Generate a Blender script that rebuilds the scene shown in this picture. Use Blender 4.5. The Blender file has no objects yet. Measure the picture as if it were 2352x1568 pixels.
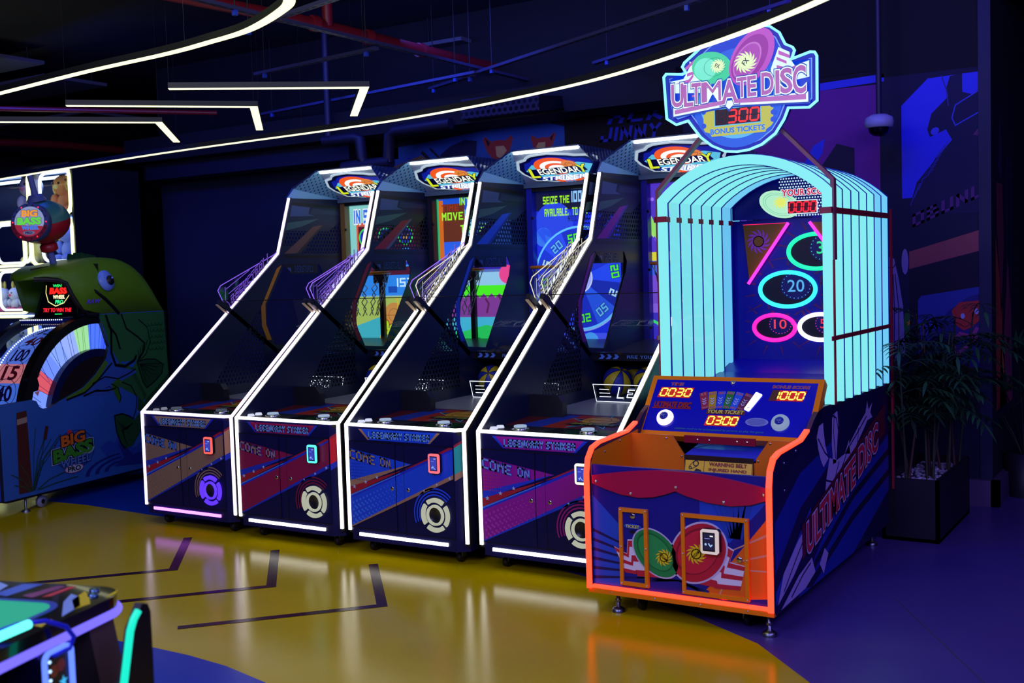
import bpy, math, random
from mathutils import Vector, Matrix
random.seed(7)
scene = bpy.context.scene
C = scene.collection

# ------------------------------------------------------------------ camera
cam_d = bpy.data.cameras.new('camera'); cam = bpy.data.objects.new('camera', cam_d); C.objects.link(cam)
cam_d.sensor_width = 36.0; cam_d.lens = 2574.0 / 2352.0 * 36.0; cam_d.clip_start = .05; cam_d.clip_end = 60
_y, _p, _r = math.radians(32.3), math.radians(3.45), math.radians(1.78)
_fw = Vector((-math.sin(_y)*math.cos(_p), math.cos(_y)*math.cos(_p), -math.sin(_p)))
_rt = Vector((math.cos(_y), math.sin(_y), 0)); _up = _rt.cross(_fw)
_rt2 = _rt*math.cos(_r) - _up*math.sin(_r); _up2 = _rt2.cross(_fw)
cam.matrix_world = Matrix(((_rt2.x, _up2.x, -_fw.x, 0), (_rt2.y, _up2.y, -_fw.y, 0), (_rt2.z, _up2.z, -_fw.z, 1.6), (0, 0, 0, 1)))
cam_d.dof.use_dof = True; cam_d.dof.focus_distance = 6.3; cam_d.dof.aperture_fstop = 3.2
scene.camera = cam
scene.view_settings.view_transform = 'Standard'; scene.view_settings.look = 'None'
scene.view_settings.exposure = 0.0; scene.view_settings.gamma = 1.0; scene.view_settings.use_curve_mapping = False
scene.cycles.max_bounces = 8; scene.cycles.transparent_max_bounces = 24
scene.cycles.sample_clamp_indirect = 4.0

# ------------------------------------------------------------------ world and added fill lights without fixtures
w = bpy.data.worlds.new('hall'); scene.world = w; w.use_nodes = True
w.node_tree.nodes['Background'].inputs[0].default_value = (0.02, 0.02, 0.30, 1)
w.node_tree.nodes['Background'].inputs[1].default_value = 0.05
def area(name, loc, target, size, size_y, col, power):
    d = bpy.data.lights.new(name, 'AREA'); d.shape = 'RECTANGLE'; d.size = size; d.size_y = size_y
    d.color = col; d.energy = power
    o = bpy.data.objects.new(name, d); C.objects.link(o); o.location = loc
    o.rotation_euler = (Vector(target) - Vector(loc)).to_track_quat('-Z', 'Y').to_euler()
    return o
area('fill_light', (0.6, 1.2, 3.3), (-2.6, 4.9, 0.6), 1.6, 1.6, (0.30, 0.28, 1.0), 92)  # added violet fill for the machine fronts, as is the next one
area('fill_light', (-2.8, -0.6, 3.3), (-4.5, 5.0, 0.6), 2.4, 1.2, (0.43, 0.40, 1.0), 115)
area('fill_light', (-3.9, 2.9, 3.6), (-4.0, 3.7, 0.0), 2.8, 1.0, (0.85, 1.0, 0.35), 24)  # added yellow fill for the floor, helps out the dim light lines
area('fill_light', (1.4, 3.6, 3.5), (-1.0, 5.2, 0.2), 1.4, 1.4, (0.32, 0.22, 1.0), 60)  # added fill from the right for the disc machine side and grey floor
area('wall_fill_light', (-1.9, 6.0, 3.5), (-2.2, 7.75, 1.9), 1.2, .3, (0.05, 0.03, 1.0), 16)  # this and the next two: added blue fill on the back wall
area('wall_fill_light', (-5.2, 6.6, 3.45), (-5.4, 7.75, 2.3), 3.0, .3, (0.05, 0.10, 1.0), 20)
area('wall_fill_light', (-8.2, 5.6, 3.3), (-7.8, 7.75, 1.5), 1.5, .3, (0.02, 0.06, 1.0), 16)

# ------------------------------------------------------------------ materials
def L(h):
    v = [int(h[i:i+2], 16)/255 for i in (0, 2, 4)]
    return tuple(c/12.92 if c <= .04045 else ((c+.055)/1.055)**2.4 for c in v) + (1,)
_m = {}
def M(h, rough=.45, metal=0.0, coat=0.0, spec=.5):
    k = ('m', h, rough, metal, coat, spec)
    if k not in _m:
        m = bpy.data.materials.new('paint_'+h); m.use_nodes = True; b = m.node_tree.nodes['Principled BSDF']
        b.inputs['Base Color'].default_value = L(h); b.inputs['Roughness'].default_value = rough
        b.inputs['Metallic'].default_value = metal; b.inputs['Coat Weight'].default_value = coat
        b.inputs['Specular IOR Level'].default_value = spec
        m.diffuse_color = L(h); _m[k] = m
    return _m[k]
def E(h, s=1.0):
    k = ('e', h, s)
    if k not in _m:
        m = bpy.data.materials.new('light_'+h); m.use_nodes = True; b = m.node_tree.nodes['Principled BSDF']
        b.inputs['Base Color'].default_value = (.02, .02, .02, 1); b.inputs['Roughness'].default_value = .4
        b.inputs['Emission Color'].default_value = L(h); b.inputs['Emission Strength'].default_value = s
        m.diffuse_color = L(h); _m[k] = m
    return _m[k]
def clear(name, tint='ffffff', refl=.12, alpha=.9, rough=.02, base=.035, k=.55):
    m = bpy.data.materials.new(name); m.use_nodes = True; nt = m.node_tree; nt.nodes.clear()
    out = nt.nodes.new('ShaderNodeOutputMaterial'); mx = nt.nodes.new('ShaderNodeMixShader')
    tr = nt.nodes.new('ShaderNodeBsdfTransparent'); gl = nt.nodes.new('ShaderNodeBsdfGlossy')
    lw = nt.nodes.new('ShaderNodeLayerWeight'); lw.inputs[0].default_value = .5
    pw = nt.nodes.new('ShaderNodeMath'); pw.operation = 'POWER'; pw.inputs[1].default_value = 4.0; nt.links.new(lw.outputs['Facing'], pw.inputs[0])
    fr = nt.nodes.new('ShaderNodeMath'); fr.operation = 'MULTIPLY_ADD'; fr.inputs[1].default_value = k; fr.inputs[2].default_value = base; nt.links.new(pw.outputs[0], fr.inputs[0])
    tr.inputs[0].default_value = tuple(c*alpha for c in L(tint)[:3]) + (1,)
    gl.inputs['Roughness'].default_value = rough
    nt.links.new(fr.outputs[0], mx.inputs[0]); nt.links.new(tr.outputs[0], mx.inputs[1]); nt.links.new(gl.outputs[0], mx.inputs[2])
    nt.links.new(mx.outputs[0], out.inputs[0]); return m
GLASS = clear('clear_glass'); ACRYL = clear('clear_acrylic', 'eef4ff'); LINER = clear('clear_liner', 'f4f8ff', alpha=.97, base=.01, k=.10); SMOKE = clear('smoked_glass', '9aa6c0', alpha=.8)
def noisy(name, h1, h2, scale=6, rough=.5, bump=0.0, bscale=200, coat=0.0, spec=.5):
    m = bpy.data.materials.new(name); m.use_nodes = True; nt = m.node_tree; b = nt.nodes['Principled BSDF']
    tc = nt.nodes.new('ShaderNodeTexCoord'); n = nt.nodes.new('ShaderNodeTexNoise'); n.inputs['Scale'].default_value = scale
    n.inputs['Detail'].default_value = 5
    r = nt.nodes.new('ShaderNodeValToRGB'); r.color_ramp.elements[0].color = L(h1); r.color_ramp.elements[1].color = L(h2)
    r.color_ramp.elements[0].position = .35; r.color_ramp.elements[1].position = .65
    nt.links.new(tc.outputs['Object'], n.inputs['Vector']); nt.links.new(n.outputs['Fac'], r.inputs[0]); nt.links.new(r.outputs[0], b.inputs['Base Color'])
    b.inputs['Roughness'].default_value = rough; b.inputs['Coat Weight'].default_value = coat; b.inputs['Coat Roughness'].default_value = .06
    b.inputs['Specular IOR Level'].default_value = spec
    if bump:
        n2 = nt.nodes.new('ShaderNodeTexNoise'); n2.inputs['Scale'].default_value = bscale
        bp = nt.nodes.new('ShaderNodeBump'); bp.inputs['Strength'].default_value = bump; bp.inputs['Distance'].default_value = .002
        nt.links.new(tc.outputs['Object'], n2.inputs['Vector']); nt.links.new(n2.outputs['Fac'], bp.inputs['Height']); nt.links.new(bp.outputs[0], b.inputs['Normal'])
        nt.links.new(bp.outputs[0], b.inputs['Coat Normal'])
    m.diffuse_color = L(h1); return m
def dots_mask(nt, ax, s, r):
    """staggered round-hole pattern in the object's own coordinates; returns a socket that is 1 inside a hole, and the separated axes"""
    tc = nt.nodes.new('ShaderNodeTexCoord'); sp = nt.nodes.new('ShaderNodeSeparateXYZ'); nt.links.new(tc.outputs['Object'], sp.inputs[0])
    def mt(op, a, b=None, c=None):
        n = nt.nodes.new('ShaderNodeMath'); n.operation = op
        for i, v in enumerate((a, b, c)):
            if v is None: continue
            if isinstance(v, (int, float)): n.inputs[i].default_value = v
            else: nt.links.new(v, n.inputs[i])
        return n.outputs[0]
    p, q = sp.outputs[ax[0]], sp.outputs[ax[1]]
    qz = mt('MULTIPLY', q, 1/(s*.866)); row = mt('FLOOR', qz)
    off = mt('MULTIPLY', mt('MODULO', mt('ADD', row, 1000), 2), .5)
    px = mt('ADD', mt('MULTIPLY', p, 1/s), off)
    dx = mt('MULTIPLY', mt('SUBTRACT', mt('FRACT', mt('ADD', px, 1000)), .5), s)
    dz = mt('MULTIPLY', mt('SUBTRACT', mt('FRACT', qz), .5), s*.866)
    d = mt('SQRT', mt('ADD', mt('MULTIPLY', dx, dx), mt('MULTIPLY', dz, dz)))
    return mt('LESS_THAN', d, r), p, q, mt
def perforated(name, h, s, r, ax, regions, rough=.4):
    """a sheet with real see-through holes; regions = list of half-plane lists (a,b,c): a*p+b*q+c>0"""
    m = bpy.data.materials.new(name); m.use_nodes = True; nt = m.node_tree; b = nt.nodes['Principled BSDF']
    b.inputs['Base Color'].default_value = L(h); b.inputs['Roughness'].default_value = rough
    hole, p, q, mt = dots_mask(nt, ax, s, r)
    if regions:
        tot = None
        for reg in regions:
            cur = None
            for (a, bb, cc) in reg:
                v = mt('GREATER_THAN', mt('ADD', mt('ADD', mt('MULTIPLY', p, a), mt('MULTIPLY', q, bb)), cc), 0)
                cur = v if cur is None else mt('MULTIPLY', cur, v)
            tot = cur if tot is None else mt('MAXIMUM', tot, cur)
        hole = mt('MULTIPLY', hole, tot)
    tr = nt.nodes.new('ShaderNodeBsdfTransparent'); mx = nt.nodes.new('ShaderNodeMixShader')
    nt.links.new(hole, mx.inputs[0]); nt.links.new(b.outputs[0], mx.inputs[1]); nt.links.new(tr.outputs[0], mx.inputs[2])
    nt.links.new(mx.outputs[0], nt.nodes['Material Output'].inputs[0]); m.diffuse_color = L(h); return m

# ------------------------------------------------------------------ geometry helpers
class Fr:
    """a flat frame in space: p(a,b,c) = origin + a*u + b*v + c*(u x v)"""
    def __init__(s, o, u=(1, 0, 0), v=(0, 0, 1)):
        s.o = Vector(o); s.u = Vector(u).normalized(); s.v = Vector(v).normalized(); s.n = s.u.cross(s.v)
    def p(s, a, b, c=0): return s.o + s.u*a + s.v*b + s.n*c
def front(o=(0, 0, 0)): return Fr(o, (1, 0, 0), (0, 0, 1))
def rot2(pts, ang, cx=0, cy=0):
    c, s = math.cos(ang), math.sin(ang); return [(cx+(x-cx)*c-(y-cy)*s, cy+(x-cx)*s+(y-cy)*c) for x, y in pts]
def circ(cx, cy, rx, ry=None, n=28, a0=0, a1=None, rot=0):
    ry = rx if ry is None else ry
    if a1 is None: pts = [(cx+rx*math.cos(2*math.pi*i/n), cy+ry*math.sin(2*math.pi*i/n)) for i in range(n)]
    else: pts = [(cx+rx*math.cos(a0+(a1-a0)*i/n), cy+ry*math.sin(a0+(a1-a0)*i/n)) for i in range(n+1)]
    return rot2(pts, rot, cx, cy) if rot else pts
def clip(poly, reg):
    """Sutherland-Hodgman against a convex polygon given counter-clockwise"""
    out = list(poly)
    for i in range(len(reg)):
        a, b = reg[i], reg[(i+1) % len(reg)]; src = out; out = []
        f = lambda q: (b[0]-a[0])*(q[1]-a[1])-(b[1]-a[1])*(q[0]-a[0])
        for j in range(len(src)):
            p, q = src[j], src[(j+1) % len(src)]; fp, fq = f(p), f(q)
            if fp >= 0: out.append(p)
            if fp*fq < 0: t = fp/(fp-fq); out.append((p[0]+t*(q[0]-p[0]), p[1]+t*(q[1]-p[1])))
        if not out: return []
    return out
def ribbon(path, t, closed=False):
    """left and right offset lists of a 2D path"""
    n = len(path); Lf, Rt = [], []
    for i in range(n):
        p = Vector(path[i])
        a = Vector(path[i-1]) if (i or closed) else None; b = Vector(path[(i+1) % n]) if (i < n-1 or closed) else None
        d1 = (p-a).normalized() if a is not None else None; d2 = (b-p).normalized() if b is not None else None
        if d1 is None: d1 = d2
        if d2 is None: d2 = d1
        n1 = Vector((-d1.y, d1.x)); n2 = Vector((-d2.y, d2.x)); m = (n1+n2)
        m = m.normalized() if m.length > 1e-6 else n1
        k = t/2/max(.35, m.dot(n1)); Lf.append(tuple(p+m*k)); Rt.append(tuple(p-m*k))
    return Lf, Rt
LAY = .0007
BLK = {'A':'00 06 46 40;03 43','B':'00 06 36 33 43 40 00;03 33','C':'46 06 00 40','D':'00 06 36 45 41 30 00','E':'46 06 00 40;03 33','F':'46 06 00;03 33',
 'G':'46 06 00 40 43 23','H':'00 06;40 46;03 43','I':'00 06','J':'46 40 00 02','K':'00 06;46 03 40','L':'06 00 40','M':'00 06 23 46 40','N':'00 06 40 46',
 'O':'00 06 46 40 00','P':'00 06 46 43 03','R':'00 06 46 43 03;23 40','S':'46 06 03 43 40 00','T':'06 46;20 26','U':'06 00 40 46','V':'06 20 46',
 'W':'06 10 23 30 46','Y':'06 23 46;23 20','Z':'06 46 00 40','0':'00 06 46 40 00','1':'00 06','2':'06 46 43 03 00 40','3':'06 46 40 00;03 43','4':'06 03 43;46 40',
 '5':'46 06 03 43 40 00','8':'00 06 46 40 00;03 43','9':'43 03 06 46 40 00','-':'13 33',',':'00 01','.':'00 01',"'":'05 06','?':'06 46 43 23 22;20 20','X':'00 46;06 40','Q':'00 06 46 40 00;31 40','6':'46 06 00 40 43 03','7':'06 46 20'}
SEG = {'0':'abcdef','1':'bc','2':'abged','3':'abgcd','4':'fgbc','5':'afgcd','6':'afgedc','7':'abc','8':'abcdefg','9':'abcdfg'}
_tc = {}
def glyphs(s, bold, shear, space):
    k = (s, bold, shear, space)
    if k not in _tc:
        cu = bpy.data.curves.new('t', 'FONT'); cu.body = s; cu.offset = bold; cu.shear = shear; cu.space_character = space; cu.resolution_u = 3
        ob = bpy.data.objects.new('t', cu); C.objects.link(ob)
        dg = bpy.context.evaluated_depsgraph_get(); me = ob.evaluated_get(dg).to_mesh()
        vs = [(v.co.x, v.co.y) for v in me.vertices]; fs = [tuple(p.vertices) for p in me.polygons]
        ob.evaluated_get(dg).to_mesh_clear(); bpy.data.objects.remove(ob); bpy.data.curves.remove(cu)
        xs = [v[0] for v in vs]; ys = [v[1] for v in vs]
        _tc[k] = (vs, fs, min(xs), max(xs), min(ys), max(ys))
    return _tc[k]
class MB:
    def __init__(s): s.v = []; s.f = []; s.mi = []; s.m = []; s.sm = []
    def mid(s, m):
        if m not in s.m: s.m.append(m)
        return s.m.index(m)
    def poly(s, pts, m, smooth=False):
        i = len(s.v); s.v += [tuple(p) for p in pts]; s.f.append(tuple(range(i, i+len(pts)))); s.mi.append(s.mid(m)); s.sm.append(smooth); return s
    def mesh(s, vs, fs, m, smooth=False):
        i = len(s.v); s.v += [tuple(p) for p in vs]; k = s.mid(m)
        for f in fs: s.f.append(tuple(i+j for j in f)); s.mi.append(k); s.sm.append(smooth)
        return s
    def box(s, a, b, m):
        x0, y0, z0 = a; x1, y1, z1 = b
        return s.mesh([(x0,y0,z0),(x1,y0,z0),(x1,y1,z0),(x0,y1,z0),(x0,y0,z1),(x1,y0,z1),(x1,y1,z1),(x0,y1,z1)],
                      [(3,2,1,0),(4,5,6,7),(0,1,5,4),(1,2,6,5),(2,3,7,6),(3,0,4,7)], m)
    def fbox(s, fr, a, b, m): return s.prism(fr, [(a[0],a[1]),(b[0],a[1]),(b[0],b[1]),(a[0],b[1])], a[2], b[2], m)
    def prism(s, fr, pts, c0, c1, m, ms=None, smooth=False):
        ar = sum(pts[i][0]*pts[(i+1)%len(pts)][1]-pts[(i+1)%len(pts)][0]*pts[i][1] for i in range(len(pts)))
        if ar < 0: pts = pts[::-1]
        n = len(pts); s.poly([fr.p(x, y, c1) for x, y in pts], m); s.poly([fr.p(x, y, c0) for x, y in pts[::-1]], ms or m)
        vs = [fr.p(x, y, c0) for x, y in pts]+[fr.p(x, y, c1) for x, y in pts]
        return s.mesh(vs, [(i, (i+1)%n, n+(i+1)%n, n+i) for i in range(n)], ms or m, smooth)
    def strip(s, fr, path, t, c0, c1, m, closed=False):
        """a bar of width t that follows a 2D path, c0..c1 thick along the frame's normal"""
        a, b = ribbon(path, t, closed); n = len(path)
        vs = [fr.p(x, y, c0) for x, y in a]+[fr.p(x, y, c0) for x, y in b]+[fr.p(x, y, c1) for x, y in a]+[fr.p(x, y, c1) for x, y in b]
        fs = []
        for i in range(n if closed else n-1):
            j = (i+1) % n
            fs += [(2*n+i, 3*n+i, 3*n+j, 2*n+j), (i, j, n+j, n+i), (i, 2*n+i, 2*n+j, j), (n+i, n+j, 3*n+j, 3*n+i)]
        if not closed: fs += [(0, n, 3*n, 2*n), (n-1, 3*n-1, 4*n-1, 2*n-1)]
        return s.mesh(vs, fs, m)
    def tube(s, pts, r, m, n=10, closed=False, caps=True):
        P = [Vector(p) for p in pts]; k = len(P); rings = []; prev = None
        for i in range(k):
            if closed: d = (P[(i+1)%k]-P[i-1])
            else: d = P[min(i+1, k-1)]-P[max(i-1, 0)]
            d.normalize()
            if prev is None: u = d.orthogonal().normalized()
            else: u = (prev - d*prev.dot(d)).normalized()
            prev = u; v = d.cross(u); rr = r[i] if isinstance(r, (list, tuple)) else r
            rings.append([P[i]+(u*math.cos(2*math.pi*j/n)+v*math.sin(2*math.pi*j/n))*rr for j in range(n)])
        vs = [q for R in rings for q in R]; fs = []
        for i in range(k if closed else k-1):
            a, b = i*n, ((i+1) % k)*n
            for j in range(n): fs.append((a+j, a+(j+1)%n, b+(j+1)%n, b+j))
        s.mesh(vs, fs, m, True)
        if caps and not closed: s.poly(rings[0][::-1], m); s.poly(rings[-1], m)
        return s
    def lathe(s, fr, prof, m, n=24, smooth=True):
        """profile of (radius, height) turned about the frame's normal"""
        vs = []; fs = []
        for r, h in prof: vs += [fr.p(r*math.cos(2*math.pi*j/n), r*math.sin(2*math.pi*j/n), h) for j in range(n)]
        for i in range(len(prof)-1):
            for j in range(n): fs.append((i*n+j, i*n+(j+1)%n, (i+1)*n+(j+1)%n, (i+1)*n+j))
        return s.mesh(vs, fs, m, smooth)
    def blob(s, c, r, m, n=16, k=10, f=None):
        c = Vector(c); r = (r, r, r) if isinstance(r, (int, float)) else r; vs = []; fs = []
        for i in range(k+1):
            t = math.pi*i/k
            for j in range(n):
                a = 2*math.pi*j/n; q = Vector((math.sin(t)*math.cos(a)*r[0], math.sin(t)*math.sin(a)*r[1], math.cos(t)*r[2]))
                vs.append(c+(f(q) if f else q))
        for i in range(k):
            for j in range(n): fs.append((i*n+j, (i+1)*n+j, (i+1)*n+(j+1)%n, i*n+(j+1)%n))
        return s.mesh(vs, fs, m, True)
    # flat printed artwork, in thin layers on a face
    def dec(s, fr, pts, lay, m): return s.poly([fr.p(x, y, lay*LAY) for x, y in pts], m) if len(pts) > 2 else s
    def rect(s, fr, x0, y0, x1, y1, lay, m): return s.dec(fr, [(x0,y0),(x1,y0),(x1,y1),(x0,y1)], lay, m)
    def line(s, fr, path, t, lay, m, closed=False):
        a, b = ribbon(path, t, closed); n = len(path)
        vs = [fr.p(x, y, lay*LAY) for x, y in a]+[fr.p(x, y, lay*LAY) for x, y in b]
        return s.mesh(vs, [(i, n+i, n+(i+1)%n, (i+1)%n) for i in range(n if closed else n-1)], m)
    def ring(s, fr, cx, cy, r0, r1, lay, m, a0=0, a1=2*math.pi, n=32, ry=1.0, rot=0):
        A = rot2([(cx+r0*math.cos(a0+(a1-a0)*i/n), cy+r0*ry*math.sin(a0+(a1-a0)*i/n)) for i in range(n+1)], rot, cx, cy)
        B = rot2([(cx+r1*math.cos(a0+(a1-a0)*i/n), cy+r1*ry*math.sin(a0+(a1-a0)*i/n)) for i in range(n+1)], rot, cx, cy)
        vs = [fr.p(x, y, lay*LAY) for x, y in A+B]
        return s.mesh(vs, [(i, n+1+i, n+2+i, i+1) for i in range(n)], m)
    def txt(s, fr, t, cx, cy, w, h, m, lay=2, bold=0.0, out=None, shear=0.0, rot=0.0, space=1.0, warp=None):
        """rounded lettering fitted into w x h about (cx, cy); out = list of (extra boldness, material) drawn below"""
        _, _, x0, x1, y0, y1 = glyphs(t, bold, shear, space)
        for i, (eb, mm) in enumerate([(0, m)] + list(out or [])):
            vs, fs = glyphs(t, bold+eb, shear, space)[:2]; o = []
            for x, y in vs:
                a = ((x-x0)/(x1-x0)-.5)*w; b = ((y-y0)/(y1-y0)-.5)*h
                if warp: a, b = warp(a, b)
                c, q = math.cos(rot), math.sin(rot); o.append(fr.p(cx+a*c-b*q, cy+a*q+b*c, (lay-.45*i)*LAY))
            s.mesh(o, fs, mm)
        return s
    def blk(s, fr, t, cx, cy, w, h, m, lay=2, th=1.15, out=None, shear=0.0, rot=0.0, gap=1.3, warp=None, hollow=None):
        """square stencil-like lettering fitted into w x h about (cx, cy)"""
        segs = []; X = 0
        for ch in t:
            if ch == ' ': X += 3; continue
            g = BLK.get(ch)
            if g is None: X += 3; continue
            wd = 0
            for st in g.split(';'):
                P = [(float(q[0]), float(q[1])) for q in st.split()]; wd = max([wd]+[p[0] for p in P])
                for i in range(len(P)-1): segs.append((X+P[i][0], P[i][1], X+P[i+1][0], P[i+1][1]))
            X += wd+th+gap
        X -= th+gap; kx = w/(X+th); ky = h/(6+th)
        for i, (eb, mm) in enumerate([(0, m)] + list(out or [])):
            t2 = th+eb
            for (ax, ay, bx, by) in segs:
                d = Vector((bx-ax, by-ay)); l = d.length
                if l < 1e-6: d = Vector((1, 0))
                d.normalize(); nn = Vector((-d.y, d.x))*t2/2; e = d*t2/2
                q = [Vector((ax, ay))-e-nn, Vector((bx, by))+e-nn, Vector((bx, by))+e+nn, Vector((ax, ay))-e+nn]; o = []
                for v in q:
                    a = (v.x-X/2)*kx; b = (v.y-3)*ky; a += b*shear
                    if warp: a, b = warp(a, b)
                    c, z = math.cos(rot), math.sin(rot); o.append(fr.p(cx+a*c-b*z, cy+a*z+b*c, (lay-.45*i)*LAY))
                s.poly(o, mm)
        return s
    def seg7(s, fr, t, x0, y0, w, h, on, off, lay=3, th=.16, shear=.12):
        n = len(t); cw = w/n
        for i, ch in enumerate(t):
            x = x0+i*cw+cw*.14; ww = cw*.72; hh = h; k = hh*th/2
            P = {'a':((0,1),(1,1)),'b':((1,1),(1,.5)),'c':((1,.5),(1,0)),'d':((0,0),(1,0)),'e':((0,0),(0,.5)),'f':((0,.5),(0,1)),'g':((0,.5),(1,.5))}
            for sg, (a, b) in P.items():
                mm = on if sg in SEG.get(ch, '') else off
                if mm is None: continue
                a = Vector((x+a[0]*ww+a[1]*hh*shear, y0+a[1]*hh)); b = Vector((x+b[0]*ww+b[1]*hh*shear, y0+b[1]*hh)); d = (b-a).normalized(); nn = Vector((-d.y, d.x))*k
                a += d*k*.35; b -= d*k*.35
                s.dec(fr, [tuple(a), tuple(a+d*k*.8-nn), tuple(b-d*k*.8-nn), tuple(b), tuple(b-d*k*.8+nn), tuple(a+d*k*.8+nn)], lay, mm)
        return s
    def build(s, name, parent=None, bevel=0.0, label=None):
        me = bpy.data.meshes.new(name); me.from_pydata(s.v, [], s.f)
        for m in s.m: me.materials.append(m)
        me.polygons.foreach_set('material_index', s.mi); me.polygons.foreach_set('use_smooth', s.sm); me.update()
        o = bpy.data.objects.new(name, me); C.objects.link(o)
        if parent is not None: o.parent = parent
        if bevel:
            md = o.modifiers.new('bevel', 'BEVEL'); md.width = bevel; md.segments = 2; md.limit_method = 'ANGLE'; md.angle_limit = math.radians(50)
        if label: o['label'] = label
        return o
def tag(o, label, cat, group=None):
    o['label'] = label; o['category'] = cat
    if group: o['group'] = group
    return o
def thing(name, loc, label, cat, group=None, rz=0.0):
    o = bpy.data.objects.new(name, None); C.objects.link(o); o.location = loc; o.rotation_euler = (0, 0, rz); o.empty_display_size = .1
    return tag(o, label, cat, group)
def struct(mb, name):
    o = mb.build(name); o['kind'] = 'structure'; return o
def star(cx, cy, r, k=.42, n=5, rot=math.pi/2):
    return [(cx+(r if i%2==0 else r*k)*math.cos(rot+math.pi*i/n), cy+(r if i%2==0 else r*k)*math.sin(rot+math.pi*i/n)) for i in range(2*n)]
def swirl(mb, fr, cx, cy, r, lay, m, n=11, ry=1.0, rot=0, k=.5):
    """sunburst of curved blades used on the flying discs"""
    mb.dec(fr, circ(cx, cy, r*k, r*k*ry, 20, rot=rot), lay, m)
    for i in range(n):
        a = 2*math.pi*i/n; P = [(k*.8, a-.28), (k*1.25, a+.10), (.82, a+.42), (1.0, a+.75), (.75, a+.62), (k*1.1, a+.42), (k*.8, a+.28)]
        mb.dec(fr, rot2([(cx+r*q*math.cos(t), cy+r*ry*q*math.sin(t)) for q, t in P], rot, cx, cy), lay, m)
BLACK = M('0b0b10', .4); BLACKM = M('101018', .55); CHROME = M('c8ccd4', .15, 1.0); STEEL = M('8a8f9a', .35, 1.0); WHITE = M('e8e8f0', .5)
# ================================================================== ROOM
FX0, FX1, FY0, FY1 = -13.0, 4.0, -3.0, 13.5
floor_grey = noisy('grey_epoxy', '4c3c88', '56448f', 1.2, .34, .12, 260, .1)
floor_yel = noisy('yellow_epoxy', 'c8ac00', 'd0b404', 1.5, .13, .12, 240, 0, .24)
floor_blue = noisy('blue_epoxy', '0c38b8', '0e3cc4', 1.5, .22, .2, 300, 0, .3)
floor_plum = noisy('plum_floor_line', '300820', '380c2c', 9, .2, .1, 240, 0, .12)
b = MB(); g = Fr((0, 0, 0), (1, 0, 0), (0, 1, 0))
b.poly([(FX0, FY0, 0), (FX1, FY0, 0), (FX1, FY1, 0), (FX0, FY1, 0)], floor_grey)
# blue ground behind the yellow path on the left
b.dec(g, [(-13, 3.4), (-6.0, 3.4), (-4.6, 5.0), (-4.6, 6.0), (-6.2, 7.6), (-13, 7.6)], 1, floor_blue)
yel = [(-13, 5.0), (-7.9, 5.085), (-7.5, 5.175), (-7.03, 5.208), (-6.27, 5.17), (-5.0, 5.22), (-4.2, 5.24), (-3.6, 5.235), (-3.31, 5.21), (-3.127, 5.185), (-2.774, 5.08), (-2.292, 4.84), (-2.02, 4.706), (-1.65, 4.487), (-1.319, 4.146), (-1.0, 3.6), (-.85, 3.0), (-.9, 2.2), (-1.4, 1.2), (-2.2, .4), (-4.5, -.2), (-7, .3), (-13, 1)]
b.dec(g, yel, 2, floor_yel)
b.dec(g, [(-4.6, 3.14), (-4.25, 3.23), (-3.982, 3.245), (-3.759, 3.247), (-3.502, 3.226), (-3.214, 3.162), (-2.9, 3.03), (-2.6, 2.75), (-2.45, 2.3), (-2.6, 1.8), (-3.1, 1.3), (-4, 1.0), (-5, 1.3), (-5.4, 2.0), (-5.2, 2.7)], 3, floor_blue)
for (a, k, e) in (((-5.50, 4.80), (-4.963, 4.215), (-5.75, 3.35)), ((-4.75, 4.80), (-4.206, 4.21), (-5.10, 3.23)), ((-4.00, 4.80), (-3.454, 4.20), (-4.10, 3.49))):
    b.line(g, [a, k, e], .052, 4, floor_plum)
# joint lines of the grey floor
for q in (((-1.3, 5.4), (-.6, 4.2), (.2, 2.4)), ((-.9, 6.5), (.9, 4.7))):
    b.line(g, list(q), .006, 1, M('4a4256', .5))
struct(b, 'floor')

cdark = noisy('black_ceiling_paint', '0a0a14', '10101e', 2, .8)
b = MB(); b.poly([(FX0, FY0, 3.75), (FX0, FY1, 3.75), (FX1, FY1, 3.75), (FX1, FY0, 3.75)], cdark)
b.box((-1.6, 7.6, 3.35), (4, 8.0, 3.75), M('0c0e3a', .7))
struct(b, 'ceiling')

# --- back wall with its painted panels (front face y = 7.75)
navy = noisy('navy_wall', '1a2140', '20294e', 1.5, .75)
wb = front((0, 7.75, 0)); b = MB()
b.box((-9.02, 7.75, 0), (-1.26, 7.9, 3.75), navy)
fr = Fr((0, 7.75, 0), (1, 0, 0), (0, 0, 1))
# shade over the row, painted on the upper wall as black patches
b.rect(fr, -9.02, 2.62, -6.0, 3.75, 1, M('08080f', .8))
b.rect(fr, -6.0, 2.86, -3.2, 3.75, 8, M('07070d', .8)); b.rect(fr, -3.2, 2.88, -1.93, 3.75, 8, M('07070d', .8))
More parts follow.
